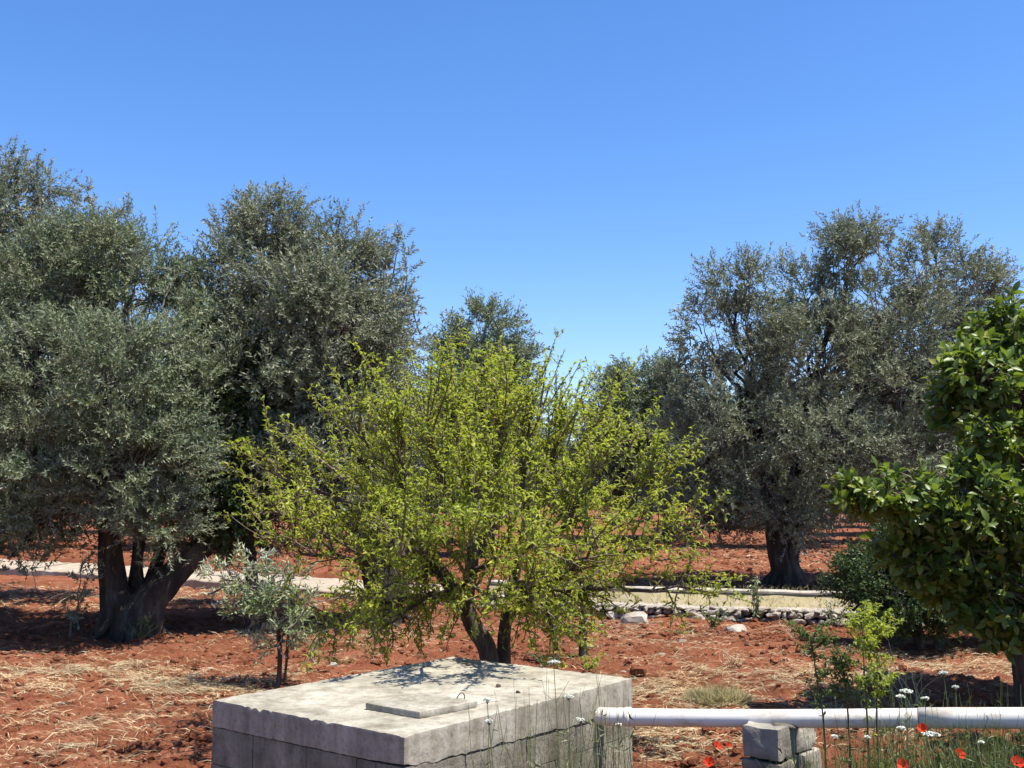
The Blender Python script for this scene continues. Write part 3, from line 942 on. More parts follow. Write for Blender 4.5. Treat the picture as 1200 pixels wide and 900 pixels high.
# ------------------------------------------------------------------ the plum in the middle
def plum():
    d0 = 7.7
    base = np.array((P(578, 800, d0)[0], d0, 0.0))
    root = thing('plum_tree', 'bushy yellow-green plum tree with forked dark trunk behind the concrete cistern', 'tree', base)
    tr = MB()
    Q = lambda px, py, o=0: P(px, py, d0 + o)
    st = [([base + np.array((.0, 0, -.1)), Q(574, 775), Q(556, 735), Q(538, 700, -.05), Q(515, 668, -.1), Q(497, 640, -.1)], [.085, .072, .063, .056, .048, .033]),
          ([base + np.array((.08, .05, -.1)), Q(590, 770, .1), Q(592, 735, .1), Q(600, 690, .15), Q(612, 640, .2)], [.066, .054, .047, .042, .032]),
          ([Q(545, 712, 0), Q(552, 670, .1), Q(556, 625, .2), Q(560, 570, .3)], [.06, .05, .045, .03])]
    for i, (p, r) in enumerate(st):
        k = len(p) * 6
        rr = np.interp(np.linspace(0, len(r) - 1, k), np.arange(len(r)), r)
        g = gnarl(smooth_path(p, k), rr, 14, .08, i + 3)
        tr.add(g.v[0], np.concatenate(g.q), np.concatenate(g.t))
    tr.build('trunk', M['bark_plum'], root, base, True)
    limbs = []     # (start, points...)
    A, B, C_ = st[0][0], st[1][0], st[2][0]
    spec = [(A[5], (440, 600, -.2), (330, 560, -.3)), (A[5], (470, 580, .0), (415, 500, -.1)), (A[4], (430, 655, -.5), (330, 640, -.6)), (A[5], (420, 640, .3), (330, 600, .6)),
            (A[5], (480, 560, -.4), (470, 500, -.5)), (A[4], (480, 680, -.7), (420, 700, -1.1)), (C_[3], (540, 510, .2), (530, 480, .2)), (C_[3], (575, 510, .4), (600, 475, .5)), (C_[2], (520, 560, -.6), (500, 500, -.8)),
            (C_[2], (580, 580, -.6), (590, 500, -.9)), (B[4], (640, 570, .2), (650, 500, .2)), (B[4], (670, 590, .1), (715, 515, .2)), (B[4], (690, 630, .0), (770, 560, .0)), (B[3], (670, 670, -.2), (780, 640, -.2)),
            (B[3], (640, 680, -.6), (700, 640, -1.0)), (B[4], (660, 610, -.6), (700, 550, -.9)), (B[3], (640, 690, .5), (740, 650, .9)), (A[4], (500, 660, .6), (430, 610, 1.1)), (C_[3], (540, 540, .8), (500, 480, 1.2)), (B[4], (630, 580, .9), (660, 500, 1.3)),
            (B[3], (610, 690, -.7), (620, 680, -1.2)), (C_[2], (560, 600, -.9), (555, 560, -1.3)), (C_[2], (560, 610, -.8), (550, 640, -1.7)), (B[2], (610, 700, -.4), (650, 735, -.8)), (A[3], (500, 705, -.4), (450, 735, -.8)), (A[3], (555, 690, -.5), (575, 705, -1.0)), (A[4], (500, 640, -.8), (470, 650, -1.6)), (C_[1], (600, 650, -.8), (620, 640, -1.6)), (C_[3], (560, 520, .1), (570, 485, .1)), (B[4], (610, 560, 0), (620, 490, -.1)), (C_[2], (590, 610, .4), (600, 540, .9)), (A[5], (480, 600, .5), (400, 560, 1.0)), (C_[1], (545, 620, .6), (500, 600, 1.1)), (B[3], (700, 690, -.1), (810, 690, -.1)), (A[3], (480, 700, -.2), (390, 720, -.3))]
    LB, TW, CR = MB(), MB(), MB()
    paths = []
    for s, m, e in spec:
        p = smooth_path([s, Q(*m) + rng.normal(0, .03, 3), Q(*e)], 14)
        p[1:-1] += rng.normal(0, .012, (12, 3))
        btubes(LB, [p], [np.linspace(.026, .007, 14)], 7)
        paths.append(p)
    S0, S1, bend = [], [], []
    ctr = Q(560, 640)
    # explicit shoots that make the outline
    for px, py, ln, o in [(655, 388, .75, .1), (662, 410, .6, .3), (540, 375, .7, .4), (525, 392, .6, -.1), (413, 400, .6, -.3), (440, 418, .5, 0), (375, 452, .55, -.2), (330, 490, .4, -.4), (312, 495, .35, -.1), (272, 520, .35, -.2), (262, 545, .35, -.4),
                          (680, 425, .6, .2), (703, 428, .55, .5), (742, 430, .6, .2), (752, 415, .5, .5), (640, 420, .5, -.2), (600, 412, .5, 0), (575, 400, .5, .5), (480, 408, .5, .3), (465, 415, .5, -.2), (500, 415, .5, -.1), (555, 420, .5, -.4), (620, 440, .5, .2),
                          (800, 520, .5, 0), (818, 553, .45, -.2), (790, 500, .4, .3), (770, 480, .45, .0), (765, 605, .4, -.3), (815, 600, .35, .2), (845, 675, .5, -.1), (860, 690, .4, 0), (830, 650, .4, .2), (345, 515, .4, .3), (390, 480, .4, .5), (290, 560, .35, .2), (300, 590, .35, -.5),
                          (725, 462, .5, -.2), (710, 450, .4, .6), (450, 440, .4, .6), (690, 455, .4, -.4)]:
        t = Q(px, py, o)
        dv = unit(t - ctr + np.array((0, 0, .25)))
        S0.append(t - dv * ln); S1.append(t); bend.append(rng.normal(0, .02, 3))
    for px, py, ln, o in zip(rng.uniform(400, 790, 34), rng.uniform(0, 1, 34), rng.uniform(.3, .6, 34), rng.uniform(-.9, .9, 34)):
        t = Q(px, 400 + 70 * py + abs(px - 600) * .28, o)
        dv = unit((t - ctr) * .6 + np.array((0, 0, .8)))
        S0.append(t - dv * ln); S1.append(t); bend.append(rng.normal(0, .025, 3))
    ne = len(S0)
    for p in paths:
        n = 25
        for _ in range(n):
            i = rng.integers(3, 14)
            s = p[i]
            outw = unit(s - ctr + 1e-6)
            low = s[2] < 1.25
            dv = unit(outw * rng.uniform(.3, 1.0) + np.array((0, 0, rng.uniform(-.35, .5) if low else rng.uniform(.2, 1.3))) + rng.normal(0, .45, 3))
            ln = rng.uniform(.22, .62) * (.8 if low else 1)
            S0.append(s); S1.append(s + dv * ln); bend.append(np.array((0, 0, .05 * ln)) + rng.normal(0, .03, 3))
    S0, S1, bend = np.array(S0), np.array(S1), np.array(bend)
    # keep the shoots inside the rounded crown
    k = 7
    sh = curve_paths(S0, S1, bend, k, .012)
    btubes(TW, sh, np.tile(np.linspace(.0075, .0022, k), (len(sh), 1)), 4)
    # side twigs on the shoots
    T0, T1_ = [], []
    for i, p in enumerate(sh):
        ln = np.linalg.norm(p[-1] - p[0])
        for _ in range(int(ln / (.085 if i >= ne else .10))):
            t = rng.uniform(.15, .95)
            s = np.array([np.interp(t, np.linspace(0, 1, k), p[:, c]) for c in range(3)])
            dv = unit(unit(p[-1] - p[0]) * .6 + rvec(1)[0] * .9 + np.array((0, 0, .2)))
            T0.append(s); T1_.append(s + dv * rng.uniform(.05, .17) * (1.1 - .5 * t))
    tw = curve_paths(T0, T1_, np.zeros(3), 4)
    btubes(TW, tw, np.tile(np.linspace(.003, .0013, 4), (len(tw), 1)), 3)
    # leaves in small tufts along shoots and twigs
    def tufts(path, sp_, per, l0):
        pos, dd, nn = [], [], []
        for p in path:
            ln = np.linalg.norm(p[-1] - p[0])
            m = max(int(ln / sp_), 2)
            t = np.linspace(.12, 1.0, m)
            q_ = np.stack([np.interp(t, np.linspace(0, 1, len(p)), p[:, c]) for c in range(3)], -1)
            q_ = np.repeat(q_, per, 0)
            ax = unit(p[-1] - p[0])
            dv = unit(ax * .55 + rvec(len(q_)) * .9 + np.array((0, 0, .12)))
            pos.append(q_); dd.append(dv)
            nn.append(np.array((0, 0, 1.0)) + ax * .3 + rng.normal(0, .45, (len(q_), 3)))
        pos, dd, nn = np.concatenate(pos), np.concatenate(dd), np.concatenate(nn)
        n = len(pos)
        L = l0 * rng.uniform(.6, 1.25, n)
        leaves4(CR, pos, dd, nn, L, L * rng.uniform(.30, .42, n), .30)
    tufts(sh, .040, 2, .054)
    tufts(tw, .034, 2, .052)
    # bare pale twigs low on the left
    n = 26
    s = np.array([paths[j][rng.integers(6, 13)] for j in rng.choice([0, 2, 3, 5, 24], n)])
    e = s + unit(np.array((-1.0, -.2, .05)) + rng.normal(0, .4, (n, 3))) * rng.uniform(.2, .55, (n, 1))
    btubes(TW, curve_paths(s, e, rng.normal(0, .04, (n, 3)), 5, .03), np.tile(np.linspace(.006, .002, 5), (n, 1)), 4)
    LB.build('branches', M['bark_plum'], root, base, True)
    TW.build('twigs', M['twig_plum'], root, base, False, 'stuff')
    CR.build('crown', M['plum'], root, base)
    # small sapling of the same kind on its own stem
    sb = gp(684, 776)
    r2 = thing('plum_sapling', 'thin plum sapling with a bare straight stem right of the plum tree', 'sapling', sb)
    t2, w2, c2 = MB(), MB(), MB()
    D = sb[1]
    p = smooth_path([sb - np.array((0, 0, .05)), P(683, 745, D), P(684, 715, D), P(682, 690, D)], 14)
    btubes(t2, [p], [np.linspace(.055, .038, 14)], 10)
    t2.build('trunk', M['bark_plum'], r2, sb, True)
    n = 34
    s = np.repeat(p[-3][None], n, 0) + rng.normal(0, .03, (n, 3))
    e = np.array([P(x, y, D + o) for x, y, o in zip(rng.normal(682, 32, n), rng.normal(668, 26, n), rng.normal(0, .25, n))])
    shp = curve_paths(s, e, rng.normal(0, .05, (n, 3)), 6, .02)
    btubes(w2, shp, np.tile(np.linspace(.008, .003, 6), (n, 1)), 4)
    w2.build('twigs', M['twig_plum'], r2, sb, False, 'stuff')
    CR = c2
    pos, dd, nn = [], [], []
    for pth in shp:
        t = rng.uniform(.3, 1, 22)
        q_ = np.stack([np.interp(t, np.linspace(0, 1, 6), pth[:, c]) for c in range(3)], -1) + rng.normal(0, .03, (22, 3))
        pos.append(q_); dd.append(rvec(22)); nn.append(np.array((0, 0, 1.)) + rng.normal(0, .4, (22, 3)))
    pos, dd, nn = map(np.concatenate, (pos, dd, nn))
    L = rng.uniform(.04, .075, len(pos))
    leaves4(c2, pos, dd, nn, L, L * .36, .3)
    c2.build('crown', M['plum'], r2, sb)


plum()


# ------------------------------------------------------------------ broad-leaved tree at the right edge
def broad_tree():
    d0 = 9.2
    base = np.array((P(1205, 700, d0)[0], d0, 0.0))
    root = thing('fruit_tree', 'broad glossy-leaved tree reaching in from the right edge over the dark bush', 'tree', base)
    Q = lambda px, py, o=0: P(px, py, d0 + o)
    tr, TW = MB(), MB()
    st = [([base - np.array((0, 0, .1)), Q(1200, 740), Q(1198, 680), Q(1190, 600), Q(1185, 480)], [.14, .11, .09, .075, .04]),
          ([Q(1198, 690), Q(1160, 640, -.2), Q(1110, 600, -.3), Q(1060, 580, -.3)], [.07, .055, .045, .02]),
          ([Q(1192, 620), Q(1230, 520, .2), Q(1250, 430, .2)], [.06, .05, .03]),
          ([base + np.array((.05, -.05, 0)), Q(1262, 770, -.7), Q(1330, 690, -1.7), Q(1380, 660, -2.2)], [.07, .055, .04, .03])]
    for i, (p, r) in enumerate(st):
        k = len(p) * 5
        rr = np.interp(np.linspace(0, len(r) - 1, k), np.arange(len(r)), r)
        g = gnarl(smooth_path(p, k), rr, 12, .07, i + 9)
        tr.add(g.v[0], np.concatenate(g.q), np.concatenate(g.t))
    tr.build('trunk', M['bark_plum'], root, base, True)
    lobes = lobe_list([(1190, 385, 42, 45), (1158, 400, 34, 40, .1), (1128, 425, 30, 28, .1), (1105, 470, 22, 35), (1150, 440, 58, 50, -.2), (1200, 470, 70, 70), (1155, 520, 45, 45, -.3), (1120, 430, 24, 24, -.1), (1030, 578, 50, 32, -.4), (1085, 585, 55, 45, -.4), (1150, 590, 75, 65, -.4), (1000, 575, 30, 22, -.4),
                        (1200, 610, 80, 80, -.3), (1120, 650, 70, 45, -.3), (1180, 690, 60, 50, -.4), (1060, 640, 45, 30, -.2), (1270, 480, 90, 140, .2), (1270, 640, 90, 100, .2), (1170, 540, 60, 70, .7), (1190, 725, 45, 30, -.3), (1150, 690, 40, 30, -.3), (1115, 690, 40, 25, -.2), (1150, 715, 55, 30, -.3), (1195, 740, 40, 26, -.4), (1085, 670, 40, 30, -.2), (1400, 430, 140, 120, -2.2), (1340, 570, 95, 100, -2.5), (1460, 560, 150, 140, -3.3)], d0)
    nodes, outs = [], []
    for c, r in lobes:
        n = int(14 + 330 * r[0] * r[2] * 1.0)
        dv = rvec(n)
        nodes.append(c + dv * (rng.uniform(.3, 1, n) ** .55)[:, None] * r)
        outs.append(dv)
        j = [s[0][-1] for s in st] + [s[0][-2] for s in st]
        src = j[int(np.argmin([np.linalg.norm(x - c) for x in j]))]
        p = curve_paths(src, c, rng.normal(0, .08, 3), 7, .03)
        btubes(TW, p, [np.linspace(.03, .014, 7)], 6)
        btubes(TW, curve_paths(p[0][rng.integers(3, 7, n)], nodes[-1], rng.normal(0, .05, (n, 3)), 5, .04), np.tile(np.linspace(.010, .004, 5), (n, 1)), 4)
    nodes, outs = np.concatenate(nodes), np.concatenate(outs)
    per = 10
    N = len(nodes)
    ax = unit(outs * .7 + np.array((-.05, -.15, .75)) + rng.normal(0, .4, (N, 3)))
    u = unit(np.cross(ax, rvec(N))); v = np.cross(ax, u)
    ph = np.arange(per)[None] * 2.4 + rng.uniform(0, 6.28, (N, 1))
    th = np.linspace(1.55, .5, per)[None] + rng.normal(0, .2, (N, per))
    rad = u[:, None] * np.cos(ph)[..., None] + v[:, None] * np.sin(ph)[..., None]
    d = ax[:, None] * np.cos(th)[..., None] + rad * np.sin(th)[..., None] + rng.normal(0, .3, (N, per, 3)) + np.array((0, 0, -.15))
    nn = ax[:, None] * np.sin(th)[..., None] - rad * np.cos(th)[..., None] + rng.normal(0, .5, (N, per, 3))
    pos = nodes[:, None] + ax[:, None] * np.linspace(-.13, .02, per)[None, :, None]
    k = N * per
    pos, d, nn = pos.reshape(k, 3), d.reshape(k, 3), nn.reshape(k, 3)
    L = rng.uniform(.06, .13, k)
    shapes = [broad_leaf_local(1, .46 + .05 * (i % 3), .12 + .07 * (i % 4), .25 + .12 * (i % 3), (-.2, .15, .35)[i % 3]) for i in range(9)]
    dd, s, n2 = frame_mats(pos, d, nn)
    which = rng.integers(0, 9, k)
    # the leaves that show largest are single parts: those nearest the camera inside the frame
    cpx = 600 + 1200 * pos[:, 0] / pos[:, 1]
    edge = pos[:, 1] - .25 * (pos[:, 2] - 1.5)
    score = np.where(cpx < 1215, edge - 3.0 * L, 99)
    solo = np.zeros(k, bool)
    solo[np.argsort(score)[:290]] = True
    mes = [MB().add(sh[0], sh[1]).mesh('leaf', M['broad'], smooth=True) for sh in shapes]
    CR = MB()
    for i, (v_, q_) in enumerate(shapes):
        m = np.where((which == i) & ~solo)[0]
        V = pos[m][:, None] + (dd[m][:, None] * v_[None, :, :1] + s[m][:, None] * v_[None, :, 1:2] + n2[m][:, None] * v_[None, :, 2:]) * L[m][:, None, None]
        F = (np.array(q_)[None] + (np.arange(len(m)) * len(v_))[:, None, None]).reshape(-1, 4)
        CR.add(V.reshape(-1, 3), F)
    for i in np.where(solo)[0]:
        m4 = Matrix.Identity(4)
        for r_ in range(3):
            m4[r_][0], m4[r_][1], m4[r_][2] = dd[i][r_] * L[i], s[i][r_] * L[i], n2[i][r_] * L[i]
            m4[r_][3] = pos[i][r_] - base[r_]
        inst('leaf', mes[which[i]], root, m4)
    TW.build('twigs', M['twig_plum'], root, base, False, 'stuff')
    CR.build('crown', M['broad'], root, base, True, 'stuff')


broad_tree()

# dark bush under it
DB = 12.9
bB = np.array((P(1075, 700, DB)[0], DB, .0))
olive('bush', 'rounded dark green bush under the broad-leaved tree at the right', DB, bB, [([bB - np.array((0, 0, .05)), P(1075, 725, DB), P(1080, 700, DB)], [.06, .05, .04]), ([bB + np.array((.2, 0, -.05)), P(1105, 725, DB), P(1110, 695, DB)], [.05, .04, .03])],
      [(1058, 695, 45, 45, -.2), (1110, 690, 42, 50), (1020, 690, 32, 30, .2), (1080, 645, 55, 38, .1), (1000, 682, 22, 22, .3), (1130, 650, 40, 50, .3), (1075, 715, 50, 28, -.3), (1030, 660, 30, 25, .3), (1160, 690, 45, 50, .2), (1190, 690, 45, 48, .0), (1200, 640, 45, 40, .2), (1140, 630, 45, 40, .4)], 400, 16, 16, .05, .022, 'dark', sl=.2, cr=.2, cat='bush', bark='bark_plum', upw=.6)

# olive sapling left of the cistern
bS = gp(326, 803)
DS = bS[1]
olive('olive_sapling', 'small grey-green olive sapling with a staked stem left of the cistern', DS, bS, [([bS - np.array((0, 0, .05)), P(328, 770, DS), P(326, 740, DS), P(318, 700, DS)], [.028, .024, .02, .012]), ([bS + np.array((.05, .03, -.05)), P(336, 770, DS), P(338, 735, DS)], [.014, .014, .014])],
      [(300, 690, 38, 26), (270, 672, 24, 16, -.1), (330, 690, 32, 30), (325, 735, 28, 26, -.1), (300, 725, 24, 24), (345, 745, 14, 16), (350, 705, 14, 24), (325, 760, 16, 14, -.1), (295, 660, 28, 12)], 62, 5, 12, .072, .018, 'young', sl=.16, cr=.11, cat='sapling', bark='bark_plum', upw=.7,
      shoots=[(262, 660, .25), (300, 650, .25), (330, 655, .3), (250, 672, .2), (360, 690, .25), (285, 652, .25), (362, 735, .2)])


# ------------------------------------------------------------------ low walls
def low_walls():
    # dry-stone front with a cement ledge, on the right
    x0, x1 = -.5, 8.6
    base = np.array((3.5, float(wall_y(3.5)), 0))
    root = thing('stone_wall', 'low dry-stone wall with a pale cement ledge in front of the silvery olive', 'wall', base)
    variants = []
    for i in range(10):
        v, f = rock(40 + i, .50, 1.0)
        variants.append(MB().add(v, None, f).mesh('stone', M['stone'], smooth=False))
    x = x0
    def wp(xx):
        yv = float(wall_y(xx)); sl_ = (float(wall_y(xx + .1)) - yv) / .1
        return yv, math.atan(sl_)
    for course in range(3):
        x = x0 + .07 * course
        while x < x1:
            wdt = rng.uniform(.07, .24) if course else rng.uniform(.10, .32)
            hgt = (.085, .075, .045)[course] * rng.uniform(.8, 1.2)
            yv, a = wp(x + wdt / 2)
            zc = (.035, .125, .185)[course] + rng.normal(0, .008)
            m = Matrix.Translation((x + wdt / 2 - base[0], yv + rng.normal(0, .035) - base[1] + .02 * course, zc)) @ Matrix.Rotation(a + rng.normal(0, .15), 4, 'Z') @ Matrix.Rotation(rng.normal(0, .2), 4, 'Y') @ Matrix.Diagonal((wdt * .50, .12, hgt * .62, 1))
            inst('stone', variants[rng.integers(0, 10)], root, m)
            x += wdt * rng.uniform(.92, 1.05)
    def strip(mb, xs, y_off, dpt, z0, z1, seed, wob=.012, batter=0.0):
        """a rough strip following the wall line"""
        k = len(xs)
        yv = wall_y(xs)
        prof = [(-batter, z0), (0, z1 - .02), (.02, z1), (dpt - .02, z1), (dpt, z1 - .02), (dpt, z0)]
        V = []
        for py_, pz in prof:
            p = np.stack((xs, yv + y_off + py_, np.full(k, pz)), -1)
            nv = noise3(p, 4, seed)
            p[:, 2] += nv * wob * (1 if pz > z0 else 0)
            p[:, 1] += noise3(p, 5, seed + 2) * wob
            V.append(p)
        V = np.stack(V, 1)
        idx = np.arange(k * 6).reshape(k, 6)
        Q = np.stack((idx[:-1, :-1], idx[1:, :-1], idx[1:, 1:], idx[:-1, 1:]), -1).reshape(-1, 4)
        n0 = k * 6
        mb.add(V.reshape(-1, 3), np.concatenate((Q, [[0, 1, 4, 5], [1, 2, 3, 4]], [[idx[-1, 5], idx[-1, 4], idx[-1, 1], idx[-1, 0]], [idx[-1, 4], idx[-1, 3], idx[-1, 2], idx[-1, 1]]])))
    mb = MB()
    strip(mb, np.arange(x0, x1 + .01, .08), -.02, .60, .165, .20, 3, .016)
    mb.build('ledge', M['cap'], root, base)
    # lichened wall of cast panels behind the ledge
    b2 = np.array((3.5, float(wall_y(3.5)) + .6, .1))
    r2 = thing('plastered_wall', 'low yellow-stained cement wall with a pale rounded top behind the stone ledge', 'wall', b2)
    for a, b in ((-.4, 1.555), (1.56, 3.585), (3.59, 5.605), (5.61, 8.5)):
        mb = MB(); strip(mb, np.linspace(a, b, 30), .50, .16, .17, .40, a, .008, .17)
        mb.build('wall_panel', M['plaster_yellow'], r2, b2)
    mb = MB(); strip(mb, np.arange(-.42, 8.5, .09), .475, .22, .385, .432, 8, .010)
    mb.build('coping', M['plaster_white'], r2, b2)
    # wide white strip on the left
    b3 = np.array((-8, float(wall_y(-8)), 0))
    r3 = thing('white_platform', 'low broad whitewashed concrete strip running behind the big leaning olive at the left', 'platform', b3)
    for a, b in ((-26, -16.02), (-16, -11.52), (-11.5, -8.22), (-8.2, -5.02), (-5, -.62)):
        mb = MB(); strip(mb, np.linspace(a, b, 60), .0, 2.6 if b < -6 else 2.5, -.05, .135, a, .03)
        mb.build('slab', M['strip'], r3, b3)


low_walls()


# ------------------------------------------------------------------ cistern
TZ = .79
DL = CAM_Z - TZ
def top_pt(px, py):
    return G(px, py, TZ)
cF = top_pt(474, 863); cL = top_pt(249, 820); cR = top_pt(741, 795)
e1 = cL - cF; L1 = np.linalg.norm(e1); e1 /= L1
e2 = cR - cF; L2 = np.linalg.norm(e2); e2 /= L2
n1 = np.array((-e2[0], -e2[1], 0))          # outwards on the left face is -e2-ish
up = np.array((0, 0, 1.0))


def cistern():
    base = np.array((*(cF + e1 * L1 / 2 + e2 * L2 / 2)[:2], 0))
    root = thing('concrete_cistern', 'weathered concrete block cistern with a thick cracked top slab in the foreground', 'cistern', base)
    SL = .135
    def obl(V):      # local (u along e1 from the front corner, v along e2, w up) to the world
        return cF[None] * np.array((1, 1, 0)) + V[:, :1] * e1 + V[:, 1:2] * e2 + V[:, 2:] * up
    # top slab
    V, Q = rough_box((L1, L2, SL), (120, 140, 10), .004, .0022, 30, 1)
    V[:, 2] += .002 * noise3(V, 2.2, 4) * (V[:, 2] > 0)
    u, v = V[:, 0] + L1 / 2, V[:, 1] + L2 / 2
    lowf = np.clip(-(V[:, 2]) / (SL / 2), 0, 1)
    right = np.clip(1 - u / .25, 0, 1)
    V[:, 2] -= lowf * right * (.055 * np.clip(v / L2, 0, 1) + .010 * noise2(v * 9, v * 0, 3) + .006 * noise2(v * 30, v * 0, 5))
    # chipped edges
    ch = np.clip(noise3(V, 34, 12) - .1, 0, 1) * .024 * np.clip(noise3(V, 6, 19) + .35, 0, 1) * np.clip(V[:, 2] / SL * 2, 0, 1)
    edge = np.clip((.045 - np.minimum(L1 / 2 - np.abs(V[:, 0]), L2 / 2 - np.abs(V[:, 1]))) / .045, 0, 1)
    V[:, 2] -= ch * edge
    W_ = obl(np.stack((u, v, V[:, 2] + TZ - SL / 2), -1))
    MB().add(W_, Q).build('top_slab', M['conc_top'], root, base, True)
    # courses of blocks, each its own part
    th = .20
    z = TZ - SL - .002
    core = MB()
    V, Q = rough_box((L1 - .022, L2 - .022, TZ - SL + .06), (2, 2, 2), .001, 0, 1, 0)
    core.add(obl(np.stack((V[:, 0] + L1 / 2, V[:, 1] + L2 / 2, V[:, 2] + (TZ - SL) / 2 - .04), -1)), Q)
    core.build('mortar_core', M['mortar'], root, base)
    left_j = [[.13, .22, .47, .76], [.30, .62, .85], [.2, .5, .8], [.35, .7]]
    right_j = [[.22, .47, .70, .86], [.12, .36, .6, .82], [.25, .5, .75], [.3, .7]]
    sd = 0
    for c in range(4):
        hh = (.185, .19, .19, .12)[c]
        zc = z - hh / 2
        for side in range(4):
            Ls = (L1, L2, L1, L2)[side]
            js = [0] + ((left_j, right_j)[side % 2][c]) + [1]
            for a, b in zip(js[:-1], js[1:]):
                sa, sb = a * Ls + .0018, b * Ls - .0018
                if side % 2:
                    sa, sb = max(sa, th + .004), min(sb, Ls - th - .004)
                    if sb - sa < .04: continue
                sd += 1
                wd = sb - sa
                drop = 0.0
                if side == 1:
                    drop = .055 * ((sa + sb) / 2 / Ls) + .006 if c == 0 else 0
                h2 = hh - .003 - drop
                V, Q = rough_box((wd, th, h2), (max(int(wd / .035), 3), 3, 6), .004, .003, 22, sd)
                s_ = V[:, 0] + (sa + sb) / 2
                t_ = V[:, 1] + th / 2 + rng.uniform(.000, .005)
                zz_ = V[:, 2] + zc - drop / 2
                if side == 0: u, v = s_, t_
                elif side == 1: u, v = t_, s_
                elif side == 2: u, v = s_, L2 - t_
                else: u, v = L1 - t_, s_
                if side in (1, 2): Q = Q[:, ::-1]
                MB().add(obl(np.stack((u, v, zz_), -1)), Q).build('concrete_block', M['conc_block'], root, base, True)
        z -= hh
    # white mortar smear round the back of the hatch
    V, Q = rough_box((.34, .20, .014), (16, 10, 3), .006, .004, 25, 5)
    V[:, 0] *= 1 + .18 * noise3(V, 9, 7); V[:, 1] *= 1 + .25 * noise3(V, 11, 8)
    a = top_pt(540, 820)
    MB().add(a + V[:, :1] * e1 + V[:, 1:2] * e2 + (V[:, 2:] + .004) * up, Q).build('mortar_smear', M['plaster_white'], root, base, True)
    # hatch cover resting on the slab
    hF, hL, hR = G(492, 835, TZ + .03), G(428, 824, TZ + .03), G(560, 822, TZ + .03)
    f1, f2 = hL - hF, hR - hF
    l1, l2 = np.linalg.norm(f1), np.linalg.norm(f2)
    hc = hF + f1 / 2 + f2 / 2
    f1 /= l1; f2 /= l2
    V, Q = rough_box((l1, l2, .034), (20, 26, 4), .006, .003, 24, 9)
    hb = np.array((hc[0], hc[1], TZ))
    h = thing('hatch_cover', 'thin concrete hatch slab lying on top of the cistern near its front corner', 'hatch cover', hb)
    MB().add(hc + V[:, :1] * f1 + V[:, 1:2] * f2 + (V[:, 2:] - .014) * up, Q).build('cover_slab', M['conc_top'], h, hb, True)
    wq = MB()
    p = [G(x, y, TZ + .03 + dz) for x, y, dz in ((533, 822, -.01), (536, 812, .03), (541, 806, .06), (545, 811, .035), (543, 819, .0), (549, 821, -.005))]
    c0 = p[0].copy()
    p = [np.array((q_[0], c0[1] + .012 * i, q_[2])) for i, q_ in enumerate(p)]
    p = [np.array((c0[0] + x_, c0[1] + y_, TZ + z_)) for x_, y_, z_ in ((0, 0, -.005), (.012, .0, .04), (.034, .005, .062), (.05, .008, .045), (.044, .01, .012), (.075, .012, .004))]
    pp = smooth_path(p, 22)
    btubes(wq, [pp], [np.full(22, .003)], 6, True)
    wq.build('wire_handle', M['wire'], h, hb, True)
    # crumbs on the slab
    for (px, py, s, lab) in [(607, 812, .012, 'tiny dark stone on the middle of the cistern top'), (584, 805, .014, 'small dark stone near the back of the cistern top'), (549, 780, .016, 'dark pebble on the far corner of the cistern top')]:
        v, f = rock(int(px), .3, .7)
        g = top_pt(px, py) + np.array((0, 0, s * .4))
        tag(MB().add(v * s, None, f).build('stone', M['bark_plum'], None), lab, 'stone', 'loose stones on the cistern').location = g


cistern()


